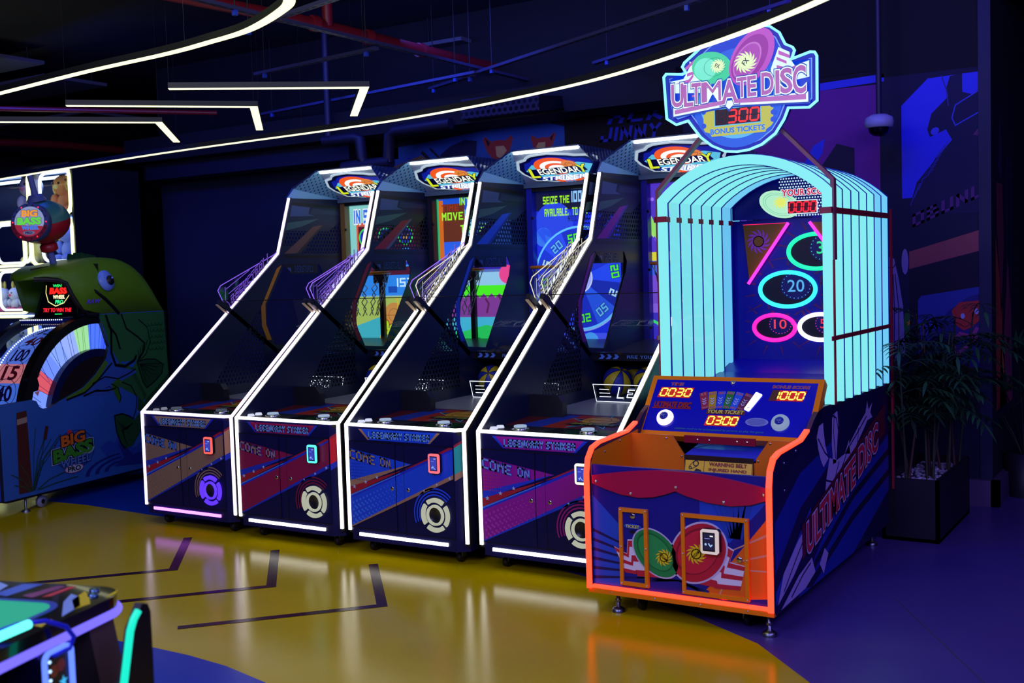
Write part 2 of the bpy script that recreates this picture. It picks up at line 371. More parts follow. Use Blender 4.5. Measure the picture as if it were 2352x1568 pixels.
# mural above the row: sky blue ground with running animals
b.dec(fr, [(-6.3, 2.1), (-4.4, 2.1), (-4.1, 2.55), (-4.35, 2.74), (-4.62, 2.82), (-5.6, 2.74), (-6.3, 2.7)], 1, M('2c5cc8', .7))
b.dec(fr, [(-6.3, 2.5), (-5.75, 2.63), (-5.4, 2.35), (-5.35, 2.1), (-6.3, 2.1)], 2, M('8a6a50', .7))
b.line(fr, [(-5.75, 2.66), (-5.30, 2.25)], .03, 3, M('20203c', .7)); b.line(fr, [(-5.66, 2.68), (-5.2, 2.25)], .02, 3, M('20203c', .7))
def fox(cx, cz, k, flip=1):
    P = [(-.30, .16), (-.26, .22), (-.14, .12), (.0, .14), (.13, .12), (.25, .20), (.28, .14), (.22, -.04), (.10, -.16), (.02, -.2), (-.10, -.17), (-.22, -.04)]
    b.dec(fr, [(cx+x*k*flip, cz+y*k) for x, y in P], 3, M('a83848', .7))
    b.dec(fr, [(cx+x*k*flip, cz+y*k) for x, y in [(-.06, .04), (.10, .04), (.16, -.04), (.04, -.16), (-.04, -.12)]], 4, M('d8b490', .7))
    b.dec(fr, [(cx+x*k*flip, cz+y*k) for x, y in [(-.26, .19), (-.16, .11), (-.20, .04)]], 4, M('30122c', .7))
fox(-4.97, 2.62, .5); fox(-5.28, 2.36, .6); fox(-4.55, 2.62, .4, -1)
b.dec(fr, [(-5.62, 2.42), (-5.55, 2.62), (-5.45, 2.68), (-5.30, 2.72), (-5.18, 2.70), (-5.2, 2.5), (-5.1, 2.42), (-5.25, 2.36), (-5.45, 2.33)], 3, M('1c1e5a', .7))
# black header with faceted blue words
b.rect(fr, -4.35, 2.33, -3.35, 3.2, 5, M('140c1c', .8))
b.rect(fr, -4.6, 2.28, -3.0, 2.33, 6, M('5a3848', .7))
b.blk(fr, 'ACK', -3.72, 2.77, .46, .105, M('2030d8', .6), 7, 1.5, shear=.5)
b.blk(fr, 'JINNY', -3.78, 2.64, .50, .105, M('2030d8', .6), 7, 1.5, shear=.2)
# purple wall picture to the right: big dark letter shape
b.rect(fr, -3.2, .0, -1.93, 2.79, 1, M('7a2090', .7))
b.rect(fr, -3.2, 2.79, -1.93, 3.75, 1, M('0a0a16', .8))
b.line(fr, [(-3.2, 2.60), (-2.75, 2.80), (-1.9, 2.83)], .05, 3, M('2c3ae0', .6))
b.line(fr, [(-3.2, 2.25), (-2.55, 2.84)], .05, 3, M('2c3ae0', .6))
b.dec(fr, [(-2.75, 1.7), (-2.22, 2.42), (-2.10, 2.38), (-2.10, 1.4), (-2.75, 1.4)], 3, M('1c0f38', .7))
b.dec(fr, [(-2.55, 1.72), (-2.18, 2.22), (-2.18, 1.4), (-2.55, 1.4)], 4, M('4b2ad0', .7))
b.dec(fr, [(-2.46, 2.28), (-2.38, 2.42), (-2.30, 2.46), (-2.32, 2.36), (-2.4, 2.26)], 3, M('2434e0', .6))
b.rect(fr, -1.93, 0, -1.26, 3.75, 2, M('10123a', .75))
b.rect(fr, -1.26-.67, 2.83, -1.26, 3.75, 3, M('0a0a14', .8))
# tall picture with the blue sky and a dark visored shape
X = lambda a: -1.80+a*.53
def mp(pts): return [(X(x), y) for x, y in pts]
b.dec(fr, mp([(.02, 2.02), (.02, 2.63), (.34, 2.79), (1, 2.80), (1, 2.02)]), 4, M('2d35f0', .6))
b.dec(fr, mp([(.12, 1.98), (.2, 2.12), (.42, 2.26), (.62, 2.38), (.55, 2.45), (.36, 2.41), (.33, 2.46), (.38, 2.56), (.58, 2.66), (.56, 2.72), (.60, 2.79), (.74, 2.80), (.74, 2.68), (.85, 2.66), (1, 2.71), (1, 1.9), (.12, 1.9)]), 5, M('0e0f44', .7))
b.line(fr, mp([(1, 2.56), (.66, 2.47), (.62, 2.52), (.66, 2.60), (1, 2.70)]), .008, 6, M('3344d8', .6))
b.line(fr, mp([(.5, 2.80), (.56, 2.70), (.58, 2.60)]), .008, 6, M('202a90', .6))
b.dec(fr, [(X(.42)+x, 2.445+y) for x, y in circ(0, 0, .028, .022, rot=.6)], 6, M('3a4ae8', .6))
for k in range(7): b.line(fr, mp([(.12+k*.05, 1.97+k*.05), (.22+k*.05, 2.10+k*.04), (.40+k*.03, 2.2+k*.03)]), .004, 6, M('2a38b8', .6))
b.dec(fr, mp([(.86, 2.40), (.95, 2.46), (1, 2.56), (1, 2.38)]), 6, M('6a2060', .6))
# slanted lettering, then the brick red band
sk = lambda x, y: (x, y + x*.42)
b.blk(fr, 'OBUNU', X(.56), 1.96, .44, .085, M('5a1c74', .6), 10, 1.6, warp=lambda x, y: (x, y+x*.42))
b.dec(fr, mp([(.10, 1.55), (.10, 1.665), (1, 1.80), (1, 1.665)]), 6, M('a04a50', .6))
b.dec(fr, mp([(.10, .6), (.10, 1.54), (1, 1.655), (1, .6)]), 5, M('0e0a26', .7))
# mural with the orange snake-like puppet head
b.dec(fr, mp([(.20, .9), (.20, 1.34), (.24, 1.37), (1, 1.43), (1, .9)]), 6, M('2a3c9c', .6))
b.dec(fr, mp([(.30, .9), (.38, 1.12), (.56, 1.27), (.8, 1.36), (1, 1.39), (1, .9)]), 7, M('1e1c78', .6))
b.dec(fr, mp([(.60, 1.27), (.70, 1.325), (.92, 1.335), (.98, 1.31), (.96, 1.22), (.86, 1.17), (.74, 1.14), (.64, 1.18)]), 8, M('c8302c', .6))
for q in ((.73, 1.235), (.89, 1.265)): b.dec(fr, [(X(q[0])+x, q[1]+y) for x, y in circ(0, 0, .013, .018)], 9, M('a8b8f0', .5))
b.line(fr, mp([(.76, 1.165), (.82, 1.18), (.87, 1.175), (.95, 1.215)]), .005, 9, M('30103c', .6))
b.line(fr, mp([(.90, 1.16), (.84, 1.10), (.70, 1.12), (.60, 1.07), (.66, .98), (.74, 1.02), (.9, 1.1)]), .022, 8, M('b03c80', .6))
# thin cartoon ghostly figure on the narrow pillar face
b.dec(fr, [(-1.90, .95), (-1.895, 1.3), (-1.88, 1.52), (-1.90, 1.60), (-1.875, 1.64), (-1.845, 1.62), (-1.82, 1.5), (-1.79, 1.3), (-1.78, .95)], 3, M('8a7cb4', .6))
b.dec(fr, [(-1.775+x, 1.60+y) for x, y in circ(0, 0, .022, .085)], 3, M('8a7cb4', .6))
for k in range(3): b.line(fr, [(-1.88+k*.03, .95), (-1.875+k*.028, 1.3), (-1.865+k*.012, 1.52)], .006, 4, M('1a1240', .6))
b.line(fr, circ(-1.865, 1.60, .03, .04), .007, 4, M('1a1240', .6), True)
b.dec(fr, [(-1.757+x, 1.18+y) for x, y in circ(0, 0, .03, .10)], 4, M('1f6a2c', .6)); b.dec(fr, [(-1.75+x, 1.19+y) for x, y in star(0, 0, .022)], 5, M('c88a20', .6))
# the wall end turning the corner on the right, with its lighter border strip
b.rect(fr, -9.02, 0, -6.1, .12, 1, BLACKM)
struct(b, 'wall_back')

b = MB()  # the side run that leaves the corner and goes back, plastered dark with torn orange pictures
b.box((-1.26, 7.75, 0), (-1.24, 13.4, 3.75), M('14132c', .7))
fs = Fr((-1.24, 7.75, 0), (0, 1, 0), (0, 0, 1))
b.rect(fs, .16, .55, .95, 2.75, 1, M('1a1438', .6))
for P, col in (([(.17, .6), (.17, 1.75), (.30, 1.5), (.42, 1.25), (.40, .9), (.62, .6)], 'c85040'), ([(.2, 2.1), (.45, 2.1), (.5, 1.7), (.38, 1.2), (.30, 1.55), (.22, 1.8)], '803850'),
               ([(.55, .6), (.5, 1.1), (.66, 1.6), (.8, 1.2), (.85, .6)], 'a84468'), ([(.30, .6), (.36, 1.05), (.48, .9), (.55, .6)], 'e8803c'), ([(.26, 2.2), (.36, 2.6), (.44, 2.3), (.40, 2.12)], '40265c')):
    b.dec(fs, P, 2, M(col, .6))
for k in range(4): b.line(fs, [(.62+k*.09, .7), (.6+k*.1, 1.4), (.66+k*.085, 2.3)], .012, 3, M(('3c6c9c', '2c3c8c', '5c6c9c', '242c6c')[k], .4))
struct(b, 'wall_right')
b = MB(); b.box((-1.9, 7.69, 0), (-1.19, 7.75, .17), M('5c4870', .5)); b.box((-1.24, 7.69, 0), (-1.19, 13, .17), M('5c4870', .5))
struct(b, 'baseboard_right')
b = MB(); b.box((-1.31, 7.735, .17), (-1.235, 7.75, 3.6), M('1a1a44', .6)); struct(b, 'trim_1')
b = MB(); b.box((-13, 13.35, 0), (4, 13.5, 3.75), M('0c0c20', .8)); struct(b, 'wall_far')
b = MB(); b.box((-13.1, -3, 0), (-13, 13.5, 3.75), M('0a0a14', .8)); struct(b, 'wall_left')
b = MB()   # header beam and dark duct edge over the row
b.box((-9.0, 7.3, 2.78), (-3.2, 7.7, 3.0), M('0c0b14', .8)); b.box((-9.0, 7.45, 2.62), (-6.3, 7.7, 2.78), M('15152c', .6))
struct(b, 'trim_2')

# ---- ceiling services
def along(p0, p1, wd, name, mat_, h=.02, slots=True):
    p0 = Vector(p0); p1 = Vector(p1); d = (p1-p0); ln = d.length; d.normalize(); side = Vector((0, 0, 1)).cross(d)
    f = Fr(p0, d, -side); m = MB()      # normal points down
    m.strip(f, [(0, 0), (ln, 0)], wd, -h, 0, mat_)
    if slots:
        k = .06
        while k < ln-.06: m.rect(f, k, -.007, k+.045, .007, 1, BLACKM); k += .075
    return m
galv = M('5a5a80', .4, .5)
S = [((-3.2, 4.5, 3.1), (-5.05, 4.96, 3.1), 'by the curved ceiling light, nearest the viewer'), ((-4.70, 4.3, 3.13), (-4.68, 8.3, 3.13), 'running back under the red pipe'),
     ((-5.95, 6.03, 3.1), (-4.70, 5.88, 3.1), 'short, left of the long one'), ((-7.4, 7.5, 3.1), (-4.70, 7.05, 3.1), 'passing behind the first chevron light'),
     ((-4.70, 7.07, 3.1), (-2.4, 5.98, 3.1), 'running right above the row of hoops'), ((-3.85, 7.33, 3.1), (-2.1, 6.41, 3.1), 'farthest right above the big lit sign'), ((-5.35, 7.36, 3.09), (-4.75, 7.09, 3.09), 'shortest, ending at the crossing')]
for p0, p1, d in S:
    m = along(p0, p1, .042, 'ceiling_strut', galv); o = m.build('ceiling_strut')
    for t in (.08, .92):
        rods = MB(); q = Vector(p0).lerp(Vector(p1), t); rods.tube([q, (q.x, q.y, 3.75)], .004, BLACKM, 6)
        rods.box((q.x-.012, q.y-.012, q.z-.03), (q.x+.012, q.y+.012, q.z+.005), M('3858c8', .4)); rods.build('hanger_rod', o)
    tag(o, 'slotted metal ceiling strut ' + d, 'strut', 'slotted struts under the ceiling')
redp = M('8a1c24', .35); 
m = MB(); m.tube([(-5.2, 4.0, 3.27), (-5.02, 5.4, 3.27), (-5.0, 6.5, 3.27), (-4.96, 8.6, 3.27), (-5.0, 11, 3.27)], .04, redp, 14)
for yy in (5.6, 6.15, 6.75, 7.6): m.tube([(-5.01, yy, 3.27), (-5.0, yy+.05, 3.27)], .052, redp, 14)
m.tube([(-5.0, 5.75, 3.27), (-5.0, 5.75, 3.75)], .035, redp, 12)
tag(m.build('sprinkler_pipe'), 'red pipe crossing the ceiling beside the slotted strut', 'pipe')
m = MB(); m.tube([(-12.5, 6.6, 3.3), (-11.7, 8.5, 3.3), (-11.6, 12, 3.3)], .045, redp, 12); m.tube([(-9.6, 5.5, 3.2), (-7.6, 7.2, 3.12)], .022, redp, 10)
tag(m.build('sprinkler_pipe'), 'dim red pipe far left above the plush machines', 'pipe')
m = MB(); pm = M('1e1c34', .5)
m.tube([(-6.35, 7.2, 2.76), (-6.02, 7.2, 2.76), (-5.97, 7.2, 2.74), (-5.95, 7.2, 2.58), (-5.9, 7.2, 2.53), (-6.1, 7.2, 2.53)], .045, pm, 12)
m.tube([(-6.15, 7.2, 2.52), (-5.65, 7.2, 2.53)], .05, pm, 12); m.tube([(-6.3, 7.2, 2.76), (-6.3, 7.2, 3.75)], .03, pm, 10); m.tube([(-5.68, 7.2, 2.53), (-5.66, 7.2, 2.74), (-5.6, 7.2, 2.78), (-5.05, 7.2, 2.78)], .045, pm, 12)
tag(m.build('drain_pipe'), 'dark bent pipe with elbows above the second hoop cabinet', 'pipe')
m = MB(); pf = perforated('perforated_tray', '2a2644', .05, .016, (0, 2), None)
m.poly([(-4.95, 7.2, 2.80), (-4.25, 7.2, 2.80), (-4.25, 7.2, 2.95), (-4.95, 7.2, 2.95)], pf); m.poly([(-4.25, 7.2, 2.80), (-3.9, 6.6, 2.80), (-3.9, 6.6, 2.95), (-4.25, 7.2, 2.95)], pf)
m.poly([(-4.95, 7.2, 2.80), (-4.25, 7.2, 2.80), (-3.9, 6.6, 2.80), (-3.8, 6.75, 2.80), (-4.15, 7.4, 2.80), (-4.95, 7.4, 2.80)], M('14122a', .6))
tag(m.build('cable_tray'), 'perforated dark cable tray above the third hoop cabinet', 'tray')
# grey ceiling boards on the left
for i, (x0, y0, x1, y1, z, l) in enumerate(((-10.2, 5.4, -8.9, 6.4, 3.6, 'grey ceiling board at the top left corner'), (-10.9, 6.6, -9.2, 7.3, 3.55, 'grey ceiling board behind the curved light'), (-12.4, 7.8, -10.2, 9.6, 3.45, 'largest grey ceiling board above the plush machines'), (-8.9, 8.7, -8.0, 9.9, 3.5, 'small grey ceiling board behind the middle chevron light'), (-5.7, 7.6, -5.2, 9.0, 3.5, 'narrow grey ceiling board beside the red pipe'))):
    m = MB(); m.box((x0, y0, z), (x1, y1, z+.03), M('5a5c66', .6)); o = m.build('ceiling_board')
    for (rx, ry) in ((x0+.1, y0+.1), (x1-.1, y1-.1)): r = MB(); r.tube([(rx, ry, z+.03), (rx, ry, 3.75)], .006, BLACKM, 6); r.build('hanger_rod', o)
    tag(o, l, 'ceiling board', 'boards under the ceiling')

# ---- hanging light lines
LINE = E('eef0c4', 1.6); TRK = M('15151c', .5)
def lightline(path, z, label, wd=.05, group='pale yellow light lines on the ceiling'):
    f = Fr((0, 0, z), (1, 0, 0), (0, -1, 0)); P = [(x, -y) for x, y in path]      # normal points down
    m = MB(); m.strip(f, P, wd, -.003, 0, LINE); o = m.build('light_line'); h = MB(); h.strip(f, P, wd+.004, -.036, -.003, TRK)
    h.build('housing', o); k = max(1, len(path)//3)
    for (x, y) in path[::k]: r = MB(); r.tube([(x, y, z+.03), (x, y, 3.75)], .0012, BLACKM, 5); r.build('hanger_wire', o)
    tag(o, label, 'ceiling light', group); return o
k = (2.75-1.6)/1.4
def spl(P, n=8):
    P = [Vector(p) for p in P]; o = []
    for i in range(len(P)-1):
        a = P[max(i-1, 0)]; b_ = P[i]; c_ = P[i+1]; d = P[min(i+2, len(P)-1)]
        for j in range(n):
            t = j/n; o.append(tuple(.5*((2*b_)+(c_-a)*t+(2*a-5*b_+4*c_-d)*t*t+(3*b_-a-3*c_+d)*t**3)))
    o.append(tuple(P[-1])); return o
A = [(-7.9, 4.99), (-7.389, 4.936), (-6.254, 4.81), (-5.443, 4.759), (-4.993, 4.693), (-4.591, 4.609), (-4.174, 4.417), (-3.94, 4.25), (-3.75, 3.95), (-3.65, 3.5), (-3.7, 2.9)]
B = [(-14.2, 8.9), (-13.129, 8.701), (-9.624, 8.26), (-6.32, 8.05), (-4.219, 7.53), (-2.854, 6.82), (-1.79, 6.026), (-1.1, 5.2), (-.7, 4.3)]
lightline(spl([(x*k, y*k) for x, y in A]), 2.75, 'curving pale light line sweeping across the top left of the ceiling')
kB = 1.0/1.4
lightline(spl([(x*kB, y*kB) for x, y in B]), 2.60, 'long thin pale light line crossing the whole ceiling in front of the big sign', .05)
for (P, l) in (([(-6.40, 5.61), (-5.335, 6.515), (-6.33, 7.57)], 'chevron light line nearest the middle of the ceiling'), ([(-7.55, 5.60), (-6.57, 6.62), (-7.53, 7.65)], 'chevron light line between the other two chevrons'), ([(-8.9, 5.5), (-7.78, 6.69), (-8.73, 7.72)], 'leftmost chevron light line on the ceiling')):
    lightline([(x*k, y*k) for x, y in P], 2.75, l, .052, 'chevron light lines')
# ---- dome camera on a ceiling pole
t = thing('security_camera', (-1.86, 7.45, 2.5), 'white dome security camera hanging in front of the mural corner', 'camera')
f = Fr((0, 0, 0), (1, 0, 0), (0, -1, 0))
MB().lathe(f, [(0, -.05), (.05, -.05), (.085, -.03), (.09, .0), (.085, .03), (.07, .035)], M('b8bcd8', .4), 24).build('housing', t)
MB().lathe(f, [(.07, .035), (.06, .065), (.035, .085), (0, .09)], M('0a0a18', .08), 24).build('dome', t)
MB().tube([(0, 0, .05), (0, 0, 1.25)], .018, M('26263c', .5), 10).build('pole', t)
# ================================================================== HOOP CABINETS
WALL_HOLES = [[(0, 1, -.86), (1.09, -1, .92-1.09*.66), (-1, 0, 1.14)],
              [(0, 1, -1.812), (.545, -1, 1.812-.545*1.585), (-1, 0, 2.045)],
              [(0, -1, 1.985), (.35, 1, -1.84-.35*1.40), (.0, 1, -1.87)]]
SIDE = perforated('perforated_side', '0e1838', .034, .0135, (1, 2), WALL_HOLES, .4)
SIDE_OUT = perforated('perforated_side_open', '0e1838', .034, .0168, (1, 2), [[(0, 1, -.84), (1.09, -1, .94-1.09*.72), (-1, 0, 1.30)], [(0, 1, -1.80), (.545, -1, 1.83-.545*1.60), (-1, 0, 2.07)], WALL_HOLES[2]], .4)
HOODP = perforated('perforated_hood', '78b4d0', .032, .006, (0, 1), None, .4)
HOODS = perforated('perforated_hood_shell', '22305c', .026, .0085, (0, 1), None, .4)
HOODM = M('80bcd8', .4); FRAME = M('20326e', .35, .3)
def striker(ox, oy, T):
    W = .86
    root = thing('arcade_basketball_cabinet', (ox, oy, 0), T['label'], 'arcade machine', 'arcade hoop cabinets in a row')
    fx = front((0, 0, 0)); navy = M('0c0e4c', .35, spec=.3); LED = E(T['led'], T['ls']); A = M(T['a'], .4); Bc = M(T['b'], .4); Red = M('b01838', .4)
    # ---- lower body
    m = MB(); g = Fr((0, 0, 0), (1, 0, 0), (0, 1, 0))
    prof = [(.03, .05), (.075, .0), (.772, .0), (.83, .045), (.83, 2.05), (.03, 2.05)]
    m.prism(g, [(.03, .0), (.772, .0), (.83, .05), (.83, 1.95), (.03, 1.95)], .08, .745, navy)
    cf = Fr((.772, 0, 0), (.83-.772, .05, 0), (0, 0, 1))
    if 1:  # printed bands wrapping on to the bevelled corner
        m.dec(cf, [(0, .512), (.057, .54), (.057, .69), (0, .658)], 1, M(T['c'], .4)); m.dec(cf, [(0, .658), (.057, .69), (.057, .705), (0, .672)], 1, Red)
        m.dec(cf, [(0, .475), (.057, .505), (.057, .54), (0, .512)], 1, Bc)
    bod = m.build('cabinet_body', root)
    # ---- title strip above the doors
    t = MB(); t.dec(fx, [(.12, .735), (.178, .673), (.60, .673), (.668, .735)], 1, A)
    t.dec(fx, [(.099, .735), (.167, .673), (.182, .673), (.122, .735)], 2, Bc); t.dec(fx, [(.683, .735), (.612, .673), (.596, .673), (.660, .735)], 2, Bc)
    t.blk(fx, 'LEGENDARY STRIKER', .392, .702, .435, .038, M('7fb8ee', .4), 3, 1.5, out=[(.9, M('1c50d8', .4))], gap=.9)
    t.build('title_strip', bod)
    # ---- doors with one continuous artwork; each door clips it
    def art(mm, x0, x1):
        reg = [(x0, .155), (x1, .155), (x1, .661), (x0, .661)]
        D = lambda P, l, c: mm.dec(fx, clip(P, reg), l, c)
        D([(.028, .618), (.481, .550), (.028, .42)], 1, A)
        D([(.028, .385), (.481, .552), (.028, .43)], 2, Bc)
        D([(.028, .345), (.60, .592), (.768, .672), (.768, .655), (.49, .536), (.028, .392)], 3, Red)
        D([(.028, .325), (.49, .520), (.768, .645), (.768, .655), (.49, .536), (.028, .345)], 4, M('1a30d8', .4))
        D([(.028, .336), (.40, .492), (.40, .497), (.028, .345)], 5, M('4c8cf0', .4))
        D([(.028, .162), (.768, .508), (.768, .645), (.49, .520), (.028, .325)], 4, A)
        D([(.028, .155), (.768, .488), (.768, .512), (.028, .163)], 5, Bc)
        for k in range(3): D(star(.062+k*.085, .395+k*.033, .014-k*.001), 6, M('b8ccf0', .4))
        for k in range(3): D(star(.745-k*.09, .490-k*.041, .012-k*.002), 6, M('b8ccf0', .4))
        if T['dots']:
            dm = M(T['dots'], .4)
            for r in range(7):
                for q in range(17):
                    x, z = .05+q*.026+(r % 2)*.013, .30-r*.02+(q*.026)*.45
                    if x < .42: D(circ(x, z, max(.002, .0085-.00045*q), n=8), 6, dm)
            for r in range(6):
                for q in range(14): D(circ(.045+q*.013, .53-r*.018, max(.001, .0045-.0003*q), n=6), 3, M(T['dots2'], .4))
        mm.blk(fx, 'COME', .128, .571, .185, .052, M(T['txt'], .4), 6, 1.2, out=[(.9, M('2340c8', .4))], warp=lambda a, b: (a, b-(a)*.17)) if x0 < .1 else None
        mm.blk(fx, 'ON', .297, .548, .073, .047, M(T['txt'], .4), 6, 1.2, out=[(.9, M('2340c8', .4))], warp=lambda a, b: (a, b-(a)*.17)) if x0 < .1 else None
    for (x0, x1, lk) in ((.030, .364, .340), (.428, .770, .454)):
        d = MB(); d.box((x0, -.004, .155), (x1, .002, .661), navy)
        fd = Fr((0, -.004, 0), (1, 0, 0), (0, 0, 1)); old = fx; fx = fd; art(d, x0, x1)
        if x0 > .4:
            cx, cz = .641, .278
            for r_, a_ in ((.108, .9), (.125, .7), (.143, .5)):
                d.ring(fd, cx, cz, r_, r_+.009, 5, M(T['ringp'], .4), math.pi*.25, math.pi*(1.12-.0*a_), 24)
        fx = old
        do = d.build('door', bod)
        k = MB(); k.lathe(Fr((lk, -.004, .404), (1, 0, 0), (0, 0, 1)), [(.012, 0), (.012, .004), (.009, .007), (0, .007)], CHROME, 16)
        k.rect(Fr((lk, -.0115, .404), (1, 0, 0), (0, 0, 1)), -.0015, -.006, .0015, .006, 1, BLACK); k.build('lock', do)
    c = MB(); c.rect(fx, .364, .155, .428, .661, 1, navy); old = fx; fx = Fr((0, -.001, 0), (1, 0, 0), (0, 0, 1)); art(c, .366, .426); fx = old
    c.build('centre_post', bod)
    m = MB()
    for q in ((.030, .155), (.364, .155), (.428, .155), (.770, .155)): m.rect(fx, q[0]-.002, .155, q[0]+.002, .661, 9, BLACK)
    m.rect(fx, .028, .660, .772, .664, 9, BLACK); m.rect(fx, .028, .153, .772, .156, 9, BLACK); m.build('door_gap_trim', bod)
    # ---- speaker ring
    cx, cz = .641, .278; m = MB(); fd = Fr((cx, -.006, cz), (1, 0, 0), (0, 0, 1))
    m.lathe(fd, [(.0, .004), (.048, .004), (.052, .012)], M('1c1c26', .3), 32)
    rm = E(T['ring'], T['rs'])
    m.build('speaker_cone', bod)
    r1 = MB(); r1.lathe(fd, [(.044, .004), (.045, .016), (.057, .016), (.059, .004)], rm, 36); r1.build('speaker_ring', bod)
    r2 = MB()
    for q in range(4):
        a0 = math.pi/4+q*math.pi/2+.12; P = [(.072*math.cos(a0+(math.pi/2-.24)*j/10), .072*math.sin(a0+(math.pi/2-.24)*j/10)) for j in range(11)]+[(.096*math.cos(a0+(math.pi/2-.24)*j/10), .096*math.sin(a0+(math.pi/2-.24)*j/10)) for j in range(10, -1, -1)]
        r2.prism(fd, P, 0, .012, rm)
    r2.build('speaker_light', bod)
    # ---- card reader
    m = MB(); P = []
    for (qx, qz, a) in ((.682, .612, 0), (.634, .612, 90), (.634, .530, 180), (.682, .530, 270)):
        P += [(qx+.013*math.cos(math.radians(a+j*22.5)), qz+.013*math.sin(math.radians(a+j*22.5))) for j in range(5)]
    m.prism(fx, P, .0, .028, BLACK); ro = m.build('card_reader', bod)
    s = MB(); f2 = Fr((0, -.028, 0), (1, 0, 0), (0, 0, 1)); s.prism(f2, P, 0, .008, E(T['rd1'], 1.3)); s.build('light_frame', ro)
    s = MB(); f3 = Fr((0, -.0365, 0), (1, 0, 0), (0, 0, 1)); s.rect(f3, .633, .530, .683, .612, 1, BLACK); s.rect(f3, .637, .535, .679, .607, 2, E('3a46c8', .8))
    s.rect(f3, .660, .596, .675, .600, 3, E('b0c0ff', 1)); s.rect(f3, .640, .583, .662, .585, 3, E('8898ff', 1))
    s.line(f3, [(.645, .552), (.650, .545), (.655, .556), (.662, .545), (.671, .540)], .004, 3, E('90b8ff', 1)); s.build('screen', ro)
    # ---- control deck
    m = MB(); gd = Fr((0, 0, .748), (1, 0, 0), (0, 1, 0)); m.prism(gd, [(.03, .01), (.785, .01), (.83, .05), (.83, .235), (.03, .235)], -.02, .012, BLACK)
    gt = Fr((0, 0, .760), (1, 0, 0), (0, 1, 0))
    m.rect(gt, .38, .03, .79, .232, 1, M('0c1c12', .15)); 
    for q in range(5): m.ring(gt, .611, .138, .05+q*.016, .055+q*.016, 2, M('1c6a1c', .2), ry=.9)
    m.ring(gt, .206, .12, .05, .058, 2, M('5a4a10', .2)); 
    m.build('control_deck', root)
    for (bx, by, br, c1) in ((.066, .07, .020, 'dfe4ff'), (.066, .136, .020, 'dfe4ff')):
        s = MB(); s.lathe(Fr((bx, by, .760), (1, 0, 0), (0, 1, 0)), [(br*1.15, 0), (br*1.15, .004), (br, .006), (br*.95, .013), (0, .015)], E(c1, .9 if T['k'] else .25), 18); s.build('push_button', root)
    for (bx, by) in ((.206, .12), (.611, .138)):
        s = MB(); s.lathe(Fr((bx, by, .760), (1, 0, 0), (0, 1, 0)), [(.048, 0), (.048, .008), (.038, .014), (.036, .010)], CHROME, 24)
        s.lathe(Fr((bx, by, .760), (1, 0, 0), (0, 1, 0)), [(.036, .010), (.034, .022), (0, .025)], E('a8c0e0', .8 if T['k'] else .12), 24); s.build('start_button', root)
    # ---- play bed: printed ramp then bare grey board
    m = MB(); m.mesh([(.03, .235, .758), (.83, .235, .758), (.83, .60, .785), (.03, .60, .785), (.03, 1.35, .80), (.83, 1.35, .80)], [(0, 1, 2, 3)], M('5c1818', .3))
    m.poly([(.03, .60, .785), (.83, .60, .785), (.83, 2.05, .80), (.03, 2.05, .80)], M('8c9098', .32))
    gr = Fr((0, .235, .758), (1, 0, 0), (0, .365, .027))
    m.dec(gr, [(.10, .0), (.26, .0), (.34, .34), (.22, .34)], 1, M('2038a0', .3)); m.dec(gr, [(.26, 0), (.42, 0), (.44, .34), (.34, .34)], 1, M('a02818', .3))
    m.dec(gr, star(.52, .19, .20, .36), 2, M('50c8e0', .3)); m.dec(gr, star(.52, .19, .18, .36), 3, M('301018', .3))
    m.dec(gr, circ(.52, .22, .11, .09), 4, M('c89018', .3)); m.ring(gr, .52, .22, .06, .064, 5, M('501818', .3)); m.line(gr, [(.41, .22), (.63, .22)], .005, 5, M('501818', .3))
    m.dec(gr, [(.36, .09), (.66, .09), (.70, .15), (.40, .15)], 6, M('181818', .3)); m.blk(gr, 'BASKETBALL', .53, .12, .26, .035, M('c8c020', .3), 7, 1.3, shear=.3)
    bed = m.build('play_bed', root)
    for (x0, x1) in ((.03, .255), (.73, .83)):
        q = MB(); q.prism(Fr((0, .50, 0), (1, 0, 0), (0, 0, 1)), [(x0, .77), (x1, .77), (x1, .86), (x1-.03 if x0 < .1 else x1, .90), (x0 if x0 < .1 else x0+.03, .90), (x0, .86)], -.05, 0, M('15151e', .35)); q.build('ledge_block', root)
    # glowing cut acrylic sign standing on the bed
    q = MB(); fa = front((0, 1.145, .795)); q.prism(fa, [(.133, 0), (.77, 0), (.79, .105), (.11, .105)], -.004, .004, ACRYL); sg = q.build('acrylic_sign', root)
    q = MB(); ge = E('e8f0ff', 1.6); f5 = front((0, 1.140, .795)); q.line(f5, [(.133, 0), (.77, 0), (.79, .105), (.11, .105)], .004, 1, ge, True)
    for z_ in (.03, .052, .075): q.line(f5, [(.155-.03*(z_-.03), z_), (.235-.3*(z_-.03), z_)], .004, 1, ge)
    for i, ch in enumerate('LEGEND'):
        q.blk(f5, ch, .300+i*.066, .053, .054, .066 if i else .078, ge, 2, 1.5, shear=.25, out=[])
        q.blk(f5, ch, .300+i*.066, .053, .054, .066 if i else .078, M('18305c', .4), 3, .7, shear=.25)
    q.build('engraved_lettering', sg)
    # ---- front shelf bar under the glass, with a dark ball trough behind
    q = MB(); q.box((.03, 1.30, 1.035), (.83, 1.37, 1.085), M('15151f', .35)); f6 = Fr((0, 1.30, 0), (1, 0, 0), (0, 0, 1))
    for i in range(3): q.dec(f6, [(.07+i*.05, 1.045), (.09+i*.05, 1.06), (.07+i*.05+.012, 1.075), (.10+i*.05, 1.075), (.115+i*.05, 1.06), (.10+i*.05, 1.045)], 1, M('5c88e8', .4))
    q.blk(f6, 'ARE YOU READY?', .44, 1.06, .34, .020, M('6c98f0', .4), 1, 1.3); q.build('shelf_bar', root)
